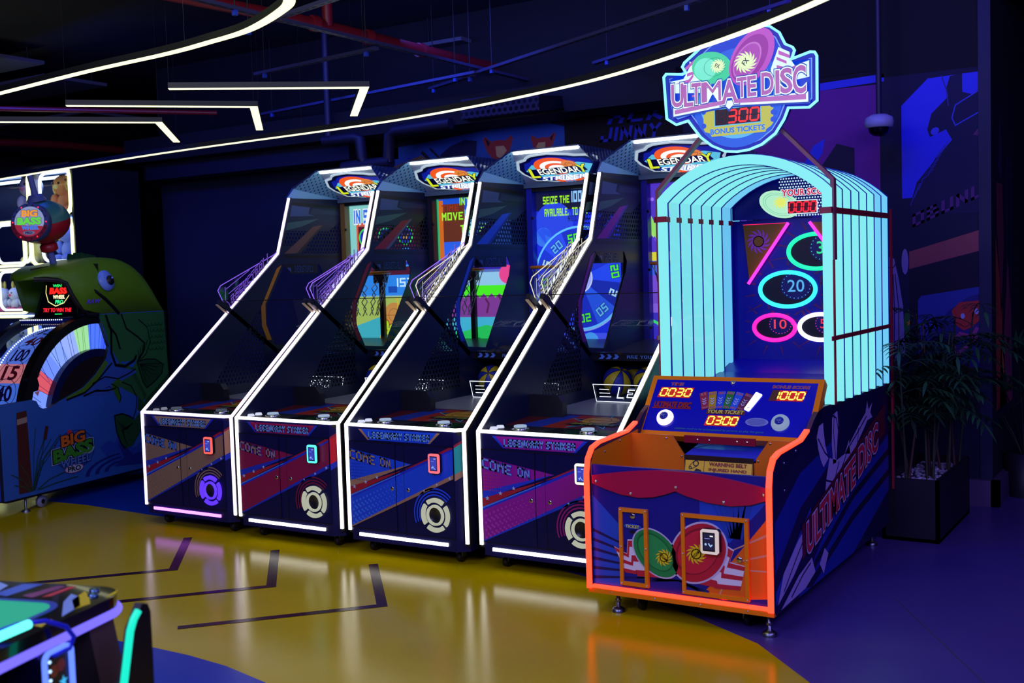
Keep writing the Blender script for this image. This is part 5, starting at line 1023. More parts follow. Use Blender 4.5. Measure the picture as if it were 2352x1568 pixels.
# title lettering, arched along the plate
wU = lambda a, b: (a, b*(1+.55*abs(a)/.36)-.00+.06*a*a)
UC = [(.10, E('1448c8', .8)), (.05, E('e8ffff', 1.05))][::-1]
m = MB(); 
for (t_, x_, z_, w_, h_) in (('U', .152, 2.482, .068, .118), ('L', .212, 2.476, .052, .112), ('T', .255, 2.482, .052, .105), ('I', .292, 2.482, .018, .100), ('M', .343, 2.483, .088, .098), ('A', .432, 2.472, .088, .118), ('T', .497, 2.486, .052, .098), ('E', .548, 2.486, .046, .100), ('D', .628, 2.490, .062, .108), ('I', .678, 2.491, .020, .112), ('S', .722, 2.492, .062, .122), ('C', .786, 2.490, .066, .136)):
    m.txt(f0, t_, x_, z_, w_, h_, E('c070c8', .82), 30, 0 if t_ == 'M' else .025, [(.035, E('e8ffff', 1.05)), (.065, E('1448c8', .8))])
m.rect(f0, .232, 2.466, .246, 2.476, 31, E('c878d0', .82))
m.dec(f0, [(.140, 2.400), (.385, 2.418), (.400, 2.436), (.455, 2.436), (.475, 2.418), (.815, 2.402), (.815, 2.424), (.48, 2.440), (.14, 2.424)][:0] or [(.135, 2.388), (.40, 2.412), (.40, 2.432), (.135, 2.410)], 30, E('c878d0', .82)); m.dec(f0, [(.455, 2.412), (.818, 2.392), (.818, 2.418), (.455, 2.432)], 30, E('c878d0', .82))
m.dec(f0, [(.127, 2.378), (.41, 2.402), (.428, 2.385), (.446, 2.402), (.828, 2.380), (.828, 2.428), (.127, 2.428)], 28, E('e8ffff', 1.05)); m.dec(f0, [(.118, 2.368), (.41, 2.392), (.428, 2.372), (.448, 2.392), (.838, 2.370), (.838, 2.43), (.118, 2.43)], 27, E('1448c8', .8))
m.build('title_lettering', sg)
pm_ = M('8c4858', .35)
for sx in (-1, 1):
    c0 = .455; P = [(c0+sx*.462, 1.62), (c0+sx*.462, 2.01), (c0+sx*.245, 2.235), (c0+sx*.19, 2.29)]; m = MB(); m.strip(Fr((0, .875, 0), (1, 0, 0), (0, 0, 1)), P, .018, -.02, .02, pm_); m.build('sign_post', root)
# ================================================================== BASS WHEEL MACHINE
ang = math.atan2(.987, -.163) - math.pi/2        # yaw so that local +Y runs back along the side panel
broot = thing('fishing_wheel_machine', (-7.197, 4.828, 0), 'prize wheel machine shaped like a green bass with a red and teal bobber on top', 'arcade machine', rz=ang)
# local frame: x = 0 is the side seen (facing +x), machine body runs to x = -.95; y = s, z up
BW = -.62
GRN, GRN2, GRD = M('5c8c14', .4), M('2c6c30', .4), M('204c28', .4)
fs = Fr((0, 0, 0), (0, 1, 0), (0, 0, 1)); K = M('08080e', .4)
low = [(-.19, .12), (1.58, .12), (1.58, .80), (1.555, 1.385), (.80, 1.39), (.84, 1.30), (.90, 1.13), (.86, 1.04), (.74, .93), (.60, .84), (.43, .785), (.36, .765), (.28, .73), (.215, .722), (.17, .745), (.145, .79), (.10, .805), (-.19, .797)]
m = MB(); m.prism(fs, low, -.03, 0, M('2c5cb0', .45), BLACKM); R = [(-.18, .13), (1.57, .13), (1.55, 1.38), (-.18, 1.38)]
D = lambda P, l, h: m.dec(fs, P, l, M(h, .45))
# green fish flank, belly and fins
D([(.80, 1.385), (1.553, 1.38), (1.576, .80), (1.576, .45), (1.3, .62), (1.20, .80), (1.10, .92), (1.16, .95), (1.20, 1.0), (1.0, 1.0), (.93, 1.1), (.90, 1.15), (.86, 1.28)], 1, '2e6e34')
D([(1.0, 1.0), (1.16, .94), (1.30, .70), (1.18, .60), (1.576, .86), (1.576, .40), (1.20, .70), (1.0, .80), (.9, .86)], 1, '2c6434')
D([(.60, .80), (.75, .86), (.95, .97), (1.18, .92), (1.19, .90), (1.02, .85), (.98, .78), (.80, .76), (.62, .78)], 3, '3458a8')
D([(.43, .783), (.60, .836), (.74, .926), (.85, 1.03), (.88, 1.0), (.76, .88), (.62, .80), (.43, .765)], 2, '4c7c1c')
m.line(fs, [(.43, .765), (.62, .80), (.76, .88), (.92, 1.0)], .014, 4, K)
m.line(fs, [(.88, 1.38), (.93, 1.25), (.92, 1.08), (.96, .98), (1.06, .96), (1.17, 1.0), (1.20, 1.04)], .022, 4, K)
m.line(fs, [(1.05, 1.38), (1.10, 1.26), (1.22, 1.19), (1.30, 1.13), (1.28, 1.06), (1.22, 1.0)], .014, 4, K)
m.line(fs, [(1.24, 1.33), (1.34, 1.26), (1.37, 1.14), (1.31, 1.04), (1.21, .98)], .008, 4, K)
m.line(fs, [(.90, 1.30), (.98, 1.22), (1.02, 1.10)], .018, 4, K)
for k in range(5): m.line(fs, [(1.20, .98), (1.23+.02*k, 1.03+.015*k), (1.22+.03*k, 1.08+.02*k)], .006, 4, K)
# side fin and tail fin
D([(1.20, .985), (1.30, 1.0), (1.42, .99), (1.51, .94), (1.50, .89), (1.44, .84), (1.36, .80), (1.30, .765), (1.26, .80), (1.22, .90)], 5, '1c4c24'); m.line(fs, [(1.20, .985), (1.30, 1.0), (1.42, .99), (1.51, .94), (1.49, .87), (1.40, .81), (1.30, .765), (1.26, .82), (1.20, .985)], .009, 6, K)
for k in range(6): m.line(fs, [(1.23, .965), (1.30+k*.036, .81+k*.028)], .005, 6, K)
D([(.916, .584), (1.0, .59), (1.08, .55), (1.13, .52), (1.24, .60), (1.20, .42), (1.10, .32), (1.016, .304), (.97, .36), (.93, .46)], 5, '1c4c24'); m.line(fs, [(1.13, .53), (1.08, .56), (1.0, .59), (.916, .584), (.93, .46), (.97, .36), (1.016, .304)], .012, 6, K)
for k in range(9): m.line(fs, [(1.12, .50), (1.05-k*.008, .46), (.945+k*.012, .54-k*.026)], .005, 6, K)
D([(.90, .83), (.98, .88), (1.02, .84), (.98, .80), (1.0, .72), (.98, .68), (.94, .74)], 5, '34681c'); m.line(fs, [(.90, .84), (.97, .80), (1.0, .72), (.98, .68)], .008, 6, K)
m.line(fs, [(.60, .775), (.72, .80), (.86, .79), (.95, .80)], .014, 5, K); m.line(fs, [(.70, .86), (.84, .90), (.98, .87), (1.10, .90), (1.18, .93)], .010, 5, K)
m.line(fs, [(1.02, .84), (1.12, .80), (1.18, .70), (1.16, .60), (1.12, .53)], .009, 5, K)
for (x_, z_) in ((.72, .84), (.78, .83), (.84, .85)): m.line(fs, [(x_, z_-.04), (x_+.03, z_-.03), (x_+.06, z_-.04)], .005, 5, K)
for r in range(5):
    for q in range(4): m.ring(fs, 1.37+q*.045+(r % 2)*.022, 1.29-r*.05, .020, .025, 4, M('143c1c', .4), math.pi, 2*math.pi, 8)
# splash, pond rings, post, reeds
D([(.74, .36), (.84, .40), (.90, .37), (.96, .42), (1.02, .34), (1.12, .30), (1.2, .34), (1.4, .28), (1.576, .32), (1.576, .2), (.9, .18), (.82, .24), (.80, .30)], 4, '2444a8'); D([(.94, .37), (1.02, .33), (1.10, .25), (1.2, .26), (1.35, .22), (1.576, .24), (1.576, .16), (1.2, .16), (.98, .18), (.9, .19), (1.0, .24)], 5, '1c2c84')
for k in range(3): m.ring(fs, .98, .165, .16+k*.10, .20+k*.10, 4, M('1c2478', .45), math.pi*.52, math.pi*1.02, 20, .30)
D([(-.045, .727), (.045, .735), (.06, .15), (-.06, .15)], 6, '4c2018'); D([(-.045, .68), (.046, .69), (.046, .65), (-.045, .64)], 7, '9c8478')
for (x_, z_, tx, tz, w_) in ((.07, .15, .20, .52, .007), (.06, .15, .26, .50, .006), (.05, .15, .32, .47, .006), (.07, .15, .12, .60, .005), (.08, .15, .35, .52, .007), (.06, .15, -.04, .36, .006), (.05, .15, -.12, .30, .007), (.04, .15, -.10, .22, .007), (.08, .15, .28, .42, .006), (.1, .15, .40, .24, .008), (.12, .15, .5, .18, .008), (.07, .15, .18, .34, .006)): m.line(fs, [(x_, z_), ((x_*.6+tx*.4), z_+(tz-z_)*.62), (tx, tz)], w_, 7, M('184828', .5))
m.line(fs, [(.08, .15), (.15, .36), (.20, .52)], .004, 8, M('201008', .5)); m.dec(fs, rot2([(.195, .50), (.225, .50), (.228, .60), (.198, .60)], -.25, .21, .55), 8, M('481c14', .5))
# logo on the flank
m.ring(fs, .48, .385, .20, .204, 8, K, ry=.72); m.dec(fs, circ(.44, .523, .024, .018), 9, M('c83038', .4))
m.txt(fs, 'BIG', .47, .470, .24, .085, M('d86820', .4), 12, .04, [(.05, K)], warp=lambda a, b: (a, b+a*.08)); m.txt(fs, 'BASS', .465, .378, .40, .10, M('3c8c24', .4), 12, .05, [(.05, K), (.09, M('9cacc8', .4))], warp=lambda a, b: (a, b+a*.10)); m.txt(fs, 'WHEEL', .485, .300, .30, .060, M('5878c8', .4), 12, .03, [(.04, K)], warp=lambda a, b: (a, b+a*.06), space=1.1)
m.dec(fs, circ(.465, .245, .095, .032, 24), 10, M('b8c0dc', .4)); m.ring(fs, .465, .245, .088, .095, 11, M('b02030', .4), ry=.34); m.txt(fs, 'PRO', .465, .245, .13, .036, K, 13, .03)
sp = m.build('side_panel', broot)
m = MB(); m.prism(Fr((BW, 0, 0), (0, 1, 0), (0, 0, 1)), low, 0, .03, M('2c5cb0', .45)); m.build('side_panel', broot)
m = MB(); m.box((BW+.03, -.19, .12), (-.03, -.16, .70), M('1840c8', .4)); m.box((BW+.03, -.16, .12), (-.03, 1.55, .15), BLACKM); m.box((BW, 1.54, .12), (0, 1.58, 1.38), BLACKM); m.build('front_panel', broot)
m = MB(); m.box((BW+.02, -.15, .10), (-.02, 1.56, .125), BLACKM); m.build('base_rail', broot)
for (x_, y_) in ((-.06, .20), (-.06, 1.45), (-.55, .2)):
    m = MB(); m.lathe(Fr((x_-.015, y_, .045), (0, 1, 0), (0, 0, 1)), [(0, 0), (.044, 0), (.044, .028), (0, .028)], M('8890a8', .4), 20); m.lathe(Fr((x_+.014, y_, .045), (0, 1, 0), (0, 0, 1)), [(.018, 0), (0, .002)], BLACK, 12); m.box((x_-.02, y_-.02, .05), (x_-.016, y_+.02, .11), STEEL); m.build('castor', broot)
for (x_, y_) in ((-.05, .04),):
    m = MB(); m.lathe(Fr((x_, y_, 0), (1, 0, 0), (0, 1, 0)), [(.03, 0), (.03, .012), (.009, .02), (.009, .11)], STEEL, 16); m.build('levelling_foot', broot)
# the wheel: lit planked side ring, dark rims, numbered drum
wc = (.80, .62)                                   # hub centre (s, z), partly sunk in the body
ra, rb, rc, rd_ = .80, .735, .46, .50
def aring(r0, r1, x0, x1, mt, name, a0=math.radians(56), a1=math.radians(176), n=40):
    m = MB(); P = [(wc[0]+r0*math.cos(a0+(a1-a0)*i/n), wc[1]+r0*math.sin(a0+(a1-a0)*i/n)) for i in range(n+1)]+[(wc[0]+r1*math.cos(a0+(a1-a0)*i/n), wc[1]+r1*math.sin(a0+(a1-a0)*i/n)) for i in range(n, -1, -1)]
    vs = [(x0, p[0], p[1]) for p in P]+[(x1, p[0], p[1]) for p in P]; N = len(P)
    for i in range(n): j = N-1-i; m.mesh([vs[i], vs[i+1], vs[j-1], vs[j], vs[N+i], vs[N+i+1], vs[N+j-1], vs[N+j]], [(0, 3, 2, 1), (4, 5, 6, 7), (0, 1, 5, 4), (3, 7, 6, 2)], mt)
    return m
wh = aring(.765, .697, -.10, -.02, K, 'rim').build('wheel_rim', broot)
wh = aring(.765, .697, BW+.02, BW+.08, K, 'rim').build('wheel_rim', broot)
m = MB(); fw = Fr((-.085, 0, 0), (0, 1, 0), (0, 0, 1)); segs = 12
cols = ['2c50ff', '5c88ff', '7898ff', 'd85868', '7090ff', '88a8ff', '98b0ff', 'a0e0a0', '5078ff', '4060ff', '3050ff', '2c44f0']
a0, a1 = math.radians(196), math.radians(40)
for k in range(segs):
    t0, t1 = a0+(a1-a0)*k/segs, a0+(a1-a0)*(k+1)/segs; P = [(wc[0]+rr*math.cos(t), wc[1]+rr*math.sin(t)) for rr, t in ((.70, t0), (.70, (t0+t1)/2), (.70, t1), (.46, t1), (.46, t0))]
    m.dec(fw, P[::-1], 1, E(cols[k], 1.05))
    for j in range(3): tt = t0+(t1-t0)*(j+random.random())/3; m.line(fw, [(wc[0]+.70*math.cos(tt), wc[1]+.70*math.sin(tt)), (wc[0]+(.47+.1*random.random())*math.cos(tt+.015), wc[1]+.45*math.sin(tt+.015))], .004, 2, E({'d85868': 'a02850', 'a0e0a0': '60c040'}.get(cols[k], '1430b8'), .6))
m.build('wheel_side', broot)
m = aring(.50, .44, -.09, -.035, M('101848', .3), 'hub', a1=math.radians(168)); m.build('hub_rim', broot)
m = MB(); m.dec(Fr((-.04, 0, 0), (0, 1, 0), (0, 0, 1)), circ(wc[0], wc[1], .45, n=40), 1, M('1c0a10', .5)); m.build('hub_disc', broot)
m = MB(); nums = ['25', '40', '15', '100', '40', '15', '250', '40']
dcol = ['5c80f0', '4c78e8', '6c90f8', 'e08088', '6088e8', '5880f0', '4868d8', '4060d0']
A0, A1 = math.radians(182), math.radians(70)
for k in range(8):
    t0, t1 = A0+(A1-A0)*k/8, A0+(A1-A0)*(k+1)/8; tm = (t0+t1)/2
    pq = lambda x, t, r=.66: (x, wc[0]+r*math.cos(t), wc[1]+r*math.sin(t))
    m.poly([pq(BW+.09, t0), pq(-.10, t0), pq(-.10, t1), pq(BW+.09, t1)], E(dcol[[3, 1, 3, 0, 5, 6, 7, 2][k] if k else 1], .8))
    for xx in (-.34,):
        f_ = Fr(pq(xx, tm, .663), (1, 0, 0), (0, math.sin(tm), -math.cos(tm))); m.txt(f_, nums[k], 0, 0, .15, .12, M('301060' if k % 2 else 'a02030', .4), 3, .03); m.ring(f_, 0, 0, .11, .115, 2, M('281c68', .4))
for k in range(60):
    t = A0+(A1-A0)*k/60
    for xx in (-.48,): m.blob((xx, wc[0]+.668*math.cos(t), wc[1]+.668*math.sin(t)), .007, E('d8e4ff', 2.0), 6, 4)
m.build('wheel_drum', broot)
m = MB(); m.poly([(BW+.09, wc[0]+.79*math.cos(A0), wc[1]+.79*math.sin(A0))]*0 or [(BW+.09, .06, .8), (-.09, .06, .8), (-.09, .10, 1.0), (BW+.09, .10, 1.0)], ACRYL)
vs = []
for i in range(13):
    t = A0+(A1-A0)*i/12; vs += [(BW+.08, wc[0]+.76*math.cos(t), wc[1]+.76*math.sin(t)), (-.09, wc[0]+.76*math.cos(t), wc[1]+.76*math.sin(t))]
m = MB(); m.mesh(vs, [(2*i, 2*i+1, 2*i+3, 2*i+2) for i in range(12)], ACRYL, True); m.build('wheel_cover', broot)
m = MB(); m.prism(fw, [(.10, .96), (.20, .95), (.215, .90), (.20, .86), (.12, .85)], .01, .05, K); m.dec(fw, [(.17, .975), (.22, .985), (.21, .955)], 80, M('f0a0a0', .4)); m.dec(fw, [(.16, .85), (.21, .86), (.19, .82)], 80, M('f0a0a0', .4)); m.build('pointer', broot)
# ---- the bass head: domed moulding with open mouth
prof_h = [(.335, 1.665), (.36, 1.70), (.42, 1.737), (.52, 1.768), (.66, 1.788), (.85, 1.822), (1.05, 1.838), (1.2, 1.828), (1.3, 1.79), (1.38, 1.73), (1.45, 1.63), (1.51, 1.50), (1.555, 1.385)]
m = MB(); n = 15; rows = []
for i, (s_, z_) in enumerate(prof_h):
    # lower edge of the shell at this station, following the lip
    def lipz(s):
        L_ = [(.30, 1.66), (.42, 1.672), (.50, 1.665), (.55, 1.64), (.585, 1.54), (.63, 1.46), (.70, 1.39), (1.6, 1.385)]
        for a, b in zip(L_, L_[1:]):
            if a[0] <= s <= b[0]: return a[1]+(b[1]-a[1])*(s-a[0])/(b[0]-a[0])
        return 1.385
    zl = min(lipz(s_), z_-.001); row = []
    cx = BW/2; hw = -BW/2*min(1, .10+1.05*max(0, (s_-.335)/.42)**.55)
    for j in range(n):
        t = j/(n-1); a = -math.pi/2+t*math.pi; xx = cx+hw*math.copysign(abs(math.sin(a))**.55, math.sin(a)); zz = zl+(z_-zl)*max(0, math.cos(a))**.5; row.append((xx, s_, zz))
    rows.append(row)
vs = [p for r in rows for p in r]; m.mesh(vs, [(i*n+j, i*n+j+1, (i+1)*n+j+1, (i+1)*n+j) for i in range(len(rows)-1) for j in range(n-1)], GRN, True); m.poly(rows[0], GRN); hd = m.build('bass_head', broot)
so = hd.modifiers.new('thick', 'SOLIDIFY'); so.thickness = .012
m = MB()
for i in range(9): s_ = .86+i*.06; z_ = 1.815+.012*math.sin(i)+(.02 if i < 5 else -(i-5)*.03); m.prism(Fr((BW/2, 0, 0), (0, 1, 0), (0, 0, 1)), [(s_-.03, z_-.05), (s_+.045, z_-.06), (s_+.03, z_+.022), (s_-.01, z_+.03)], -.012, .012, GRD)
m.build('dorsal_fin', hd)
m = MB(); fe = Fr((.002, 0, 0), (0, 1, 0), (0, 0, 1))
def side_x(s, z): return 0.0
eye = Fr((-.02, .917, 1.645), (-.12, 1, 0), (-.35, 0, 1)); m.lathe(eye, [(.085, 0), (.080, .022), (.05, .036), (0, .042)], M('78a0f8', .3), 28); m.build('eye', hd)
m = MB(); ep = Fr((.022, .925, 1.648), (-.12, 1, 0), (-.35, 0, 1)); m.lathe(ep, [(.040, .0), (.034, .014), (0, .02)], K, 20); m.blob(tuple(ep.p(.012, .014, .016)), .009, M('88a8ff', .3), 8, 6); m.build('pupil', hd)
m = MB(); P = [(-.27, .42, 1.735), (-.20, .52, 1.755), (-.12, .62, 1.73), (-.05, .72, 1.64), (-.005, .80, 1.56), (.004, .88, 1.505), (.004, .96, 1.44), (.004, 1.02, 1.385)]
for k, (off_, w_) in enumerate(((0, .014),)):
    m.tube(P, .013, K, 8)
m.tube([(-.20, .38, 1.67), (-.13, .44, 1.668), (-.09, .50, 1.66), (-.06, .55, 1.635), (-.04, .585, 1.54), (-.025, .63, 1.46), (-.01, .70, 1.39), (.0, .80, 1.385)], .018, K, 8); m.build('lip_line', hd)
m = MB(); fl = Fr((.018, 0, 0), (0, 1, 0), (0, 0, 1)); m.txt(fl, 'RAW', .745, 1.49, .16, .035, M('7040f0', .4), 2, .02, rot=.0, shear=.5); m.build('flank_lettering', hd)
# mouth: dark throat, lit sign
m = MB(); m.poly([(-.03, .86, 1.385), (BW+.03, .86, 1.385), (BW+.03, .86, 1.78), (-.03, .86, 1.78)], M('10140c', .6)); m.build('mouth_lining', hd)
fm2 = Fr((-.47, .62, 1.378), (1, 0, 0), (0, .22, 1)); fm2.u = fm2.u*.88; m = MB()
m.prism(fm2, [(0, 0), (.51, 0), (.45, .28), (.30, .33), (.08, .28)], -.02, 0, M('0c0e14', .25)); m.line(fm2, [(.015, .03), (.07, .27)], .006, 1, GRD); m.line(fm2, [(.03, .02), (.09, .27)], .006, 1, GRD); m.line(fm2, [(.495, .03), (.43, .27)], .006, 1, GRD); ms = m.build('message_sign', broot)
m = MB(); m.line(fm2, [(.105, .25), (.11, .19), (.15, .12), (.24, .085), (.33, .11), (.38, .17), (.37, .22), (.345, .255)], .006, 3, E('f8f0a0', 1.4)); m.txt(fm2, 'WIN', .23, .245, .10, .022, E('30f070', 1.3), 3, .03); m.txt(fm2, 'BASS', .25, .205, .20, .052, E('ff2018', 1.5), 3, .06); m.txt(fm2, 'WHEEL', .265, .157, .14, .030, E('fff0c0', 1.4), 3, .04); m.txt(fm2, 'PRO', .275, .118, .09, .030, E('30f090', 1.3), 3, .04); m.txt(fm2, 'TRY TO WIN THE', .26, .055, .32, .032, E('ff2030', 1.4), 3, .04); m.rect(fm2, .24, .02, .32, .026, 3, E('30f070', 1.3)); m.build('lit_lettering', ms)
m = MB(); m.box((BW+.06, .56, 1.335), (-.10, .66, 1.365), M('142880', .2))
for k in range(22): m.blob((BW+.07+k*.02, .56, 1.36), .005, E('e0e8ff', 2.2), 6, 4)
m.build('light_bar', broot)
# ---- bobber on its stick
bc = Vector((-.31, .60, 2.105)); tilt = Vector((0.0, -.28, 1)).normalized(); m = MB(); fbv = Fr(bc, (1, 0, 0), Vector((0, 1, .28)).normalized()); 
TEAL, RED2 = M('3c8078', .35), M('b01828', .35)
pr_ = [(math.sin(math.pi*i/20)*.205, -math.cos(math.pi*i/20)*.165) for i in range(21)]
ax = Fr(bc, (1, 0, 0), Vector((0, 1, .28)).normalized())
m.lathe(ax, pr_[:11], RED2, 36); m.lathe(ax, pr_[10:], TEAL, 36); bo = m.build('bobber', broot)
m = MB(); m.lathe(ax, [(.075, .165), (.06, .19), (.05, .21), (.0, .215)], M('5868a8', .4), 20); m.tube([ax.p(0, 0, .2), ax.p(0, 0, .36)], .022, M('6070b8', .4), 12); m.build('bobber_cap', bo); m = MB(); m.lathe(ax, [(.05, -.23), (.065, -.22), (.065, -.18), (.05, -.165)], RED2, 20); m.tube([ax.p(0, 0, -.2), ax.p(0, 0, -.36)], .026, M('6070b8', .4), 12); m.build('bobber_stem', bo)
fd_ = Fr(bc+Vector((.36, -.93, -.09)).normalized()*.165, (.93, .36, 0), (.0, .10, 1)); m = MB(); fd0 = fd_; m.lathe(fd_, [(.12, -.10), (.140, -.03), (.145, .045), (.138, .050)], M('3c4878', .4), 36); fd_ = Fr(fd_.p(0, 0, .048), fd_.u, fd_.v); m.dec(fd_, circ(0, 0, .14, n=36), 5, M('4858a0', .4)); m.dec(fd_, clip(circ(0, 0, .14, n=36), [(-.2, -.2), (.2, -.2), (.2, -.03), (-.2, .0)]), 6, M('981838', .4)); m.dec(fd_, circ(0, .005, .112, n=32), 8, E('a8b8f0', .6)); m.dec(fd_, clip(circ(0, .005, .112, n=32), [(-.2, -.2), (.2, -.2), (.2, -.04), (-.2, -.01)]), 9, E('b82848', .6))
for k in range(18): a = 2*math.pi*k/18; m.blob(tuple(fd_.p(.126*math.cos(a), .126*math.sin(a), .006)), .006, E('ff2840', 1.6) if k % 3 == 0 else M('141430', .3), 6, 4)
m.txt(fd_, 'BIG', 0, .065, .12, .05, E('f8a030', .9), 13, .05, [(.06, M('d8c8e8', .4))]); m.txt(fd_, 'BASS', .0, .008, .18, .055, E('60e040', .9), 13, .05, [(.06, M('e8e8f8', .4))]); m.txt(fd_, 'WHEEL', .01, -.042, .13, .030, E('3c78f0', .9), 13, .04, [(.06, M('e8e8f8', .4))]); m.dec(fd_, circ(.0, -.080, .045, .016, 20), 12, M('d0d8f0', .4)); m.txt(fd_, 'PRO', 0, -.080, .05, .018, M('282858', .4), 14, .03); m.build('bobber_face', bo)

# ================================================================== PLUSH PRIZE CABINETS
YEL = E('fbffb0', 2.2); CY_, CX_ = 6.6, -8.87
def rrect(x0, z0, x1, z1, r, n=5):
    P = []
    for cx, cz, a in ((x1-r, z1-r, 0), (x0+r, z1-r, 90), (x0+r, z0+r, 180), (x1-r, z0+r, 270)): P += [(cx+r*math.cos(math.radians(a+90*j/n)), cz+r*math.sin(math.radians(a+90*j/n))) for j in range(n+1)]
    return P
croot = thing('prize_cabinet', (CX_, CY_, 0), 'tall prize cabinet of plush toys behind rounded windows outlined in yellow light', 'prize cabinet')
m = MB(); fc = front((0, 0, 0)); m.box((-3.0, .02, .0), (0, .8, .05), BLACKM); m.box((-3.0, .75, 0), (0, .8, 2.75), M('0c1448', .5)); m.box((-.03, .0, 0), (0, .8, 2.75), M('0a1020', .5)); m.box((-3.0, .0, 2.70), (0, .8, 2.75), M('0a1020', .5)); m.build('carcass', croot)
cells = []
for c in range(4):
    for r_ in range(6):
        x1 = -.03-c*.72; x0 = x1-.62; z1 = 2.70-r_*.455; z0 = z1-.42
        if z0 < .05: continue
        cells.append((x0, z0, x1, z1))
m = MB()
for (x0, z0, x1, z1) in cells: m.box((x0-.06, .05, z0-.02), (x1-.005, .75, z0-.005), M('1c3c8c', .5))
m.build('shelf', croot)
for (x0, z0, x1, z1) in cells[:4]+cells[6:10]+cells[12:14]:
    m = MB(); m.strip(fc, rrect(x0, z0, x1, z1, .09), .022, -.01, .02, YEL, True); m.build('light_frame', croot)
    if z1 > 1.6: m = MB(); m.strip(Fr((0, .07, 0), (1, 0, 0), (0, 0, 1)), rrect(x0+.07, z0+.03, x1-.02, z1-.02, .09), .020, -.01, .01, E('e8f4ff', 2.4), True); m.build('light_frame', croot)
m = MB(); m.poly([(-3, -.005, .05), (0, -.005, .05), (0, -.005, 2.7), (-3, -.005, 2.7)], ACRYL); m.build('window', croot)
m = MB(); m.box((-3.0, .3, 2.66), (-.05, .34, 2.68), E('a8c8ff', 12)); m.build('light_bar', croot)
for z_ in (2.24, 1.79, 1.33): m = MB(); m.box((-3.0, .12, z_), (-.05, .15, z_+.015), E('7c9cff', 9)); m.build('light_bar', croot)
def plush(x, y, z, k, c1, c2, kind, label, rz=0):
    t = thing('plush_toy', (CX_+x, CY_+y, z), label, 'plush toy', 'plush toys in the prize cabinet', rz); A, B_ = M(c1, .9), M(c2, .9)
    m = MB(); m.blob((0, 0, .10*k), (.085*k, .075*k, .10*k), A); m.build('body', t)
    m = MB(); m.blob((0, -.02*k, .25*k), (.10*k, .085*k, .088*k), A, 18, 12); h = m.build('head', t)
    m = MB(); 
    for s in (-1, 1):
        m.blob((s*.035*k, -.098*k, .265*k), .011*k, M('0c0c14', .2), 8, 6)
    m.blob((0, -.10*k, .235*k), (.03*k, .016*k, .02*k), B_, 10, 6); m.build('face', h)
    for s in (-1, 1):
        m = MB()
        if kind == 'bunny': m.blob((s*.045*k, 0, .40*k), (.022*k, .014*k, .085*k), A)
        elif kind == 'bear': m.blob((s*.075*k, -.01*k, .33*k), .032*k, A)
        elif kind == 'horn': m.blob((s*.04*k, -.02*k, .37*k), (.02*k, .02*k, .06*k), M('e0c850', .7))
        else: m.blob((s*.10*k, -.02*k, .24*k), (.028*k, .035*k, .07*k), B_)
        m.build('ear', h)
        m = MB(); m.blob((s*.09*k, -.045*k, .13*k), (.028*k, .04*k, .055*k), A); m.build('arm', t)
        m = MB(); m.blob((s*.055*k, -.085*k, .035*k), (.036*k, .05*k, .036*k), B_ if kind == 'horn' else A); m.build('leg', t)
plush(-.22, .24, 2.29, 1.2, 'd88848', 'e0d060', 'flop', 'orange plush with yellow cap ears in the top right window of the cabinet')
plush(-.50, .30, 2.29, 1.15, 'e09858', 'f0e890', 'flop', 'pale orange plush in the top right window, left one')
plush(-.95, .26, 2.28, 1.25, 'd8d4f0', 'e088c0', 'bear', 'large white plush with a pink bow patch, second window in the top row')
plush(-.20, .26, 1.84, 1.2, '6888e8', 'e07840', 'bear', 'blue plush in the window under the orange ones, right side')
plush(-.47, .30, 1.84, 1.15, '88a0f0', 'f0d070', 'flop', 'light blue plush standing left of the blue bear, second row')
plush(-.92, .26, 1.84, 1.15, 'e8e090', 'f0b060', 'bunny', 'cream yellow plush bunny in the second row')
for i in range(5): plush(-.78-i*.19, .28, 1.375, .72, 'd8e0f8', 'e85888', 'horn', ('white horned plush, rightmost on the third shelf', 'white horned plush, second from the right on the third shelf', 'white horned plush in the middle of the third shelf', 'white horned plush, fourth from the right on the third shelf', 'white horned plush at the left end of the third shelf')[i])
for i in range(4): plush(-.72-i*.18, .22, .92, .95, 'b8c8f0', 'e0a0d0' if i % 2 else '7080c8', 'bear', ('grey blue plush bear, rightmost on the fourth shelf', 'grey blue plush with pink paws, second on the fourth shelf', 'grey blue plush bear, third on the fourth shelf', 'grey blue plush with pink paws, leftmost on the fourth shelf')[i])

# ---- low blue machine at the far left edge with a white cloth draped on its corner
t = thing('ticket_station', (-7.86, 4.30, 0), 'low bright blue machine cut by the left edge of the view', 'machine')
m = MB(); m.box((-.5, -.3, .1), (.12, .25, .52), M('2048d8', .35)); m.box((-.5, -.3, .52), (.12, .25, .56), BLACKM); m.build('cabinet', t)
m = MB(); m.box((.12, -.28, .14), (.124, .22, .30), E('3c60ff', .8)); m.box((.12, -.28, .33), (.124, .22, .49), E('2c50f0', .7)); m.build('lit_panel', t)
m = MB(); m.box((-.5, -.31, .05), (.13, .26, .10), M('a8a8c0', .4)); m.build('plinth', t)

m = MB(); m.blob((0, 0, .12), (.07, .09, .16), M('c8d4e8', .7), 18, 14, f=lambda q: q*(1+.12*math.sin(9*q.x/.07*.5+7*q.z/.16)+.08*math.sin(11*q.y/.09)))
o = m.build('cloth_bag'); o.location = (-7.72, 4.30, .585); tag(o, 'pale crumpled cloth bag on the low blue machine at the left edge', 'bag')
# ================================================================== FOREGROUND AIR HOCKEY TABLE
tz = math.atan2(1.88-1.454, -2.42+2.295) - math.pi/2
t = thing('air_hockey_table', (-2.435, 1.93, 0), 'black air hockey table with turquoise lit bed and violet light rim, bottom left corner', 'game table', rz=tz)
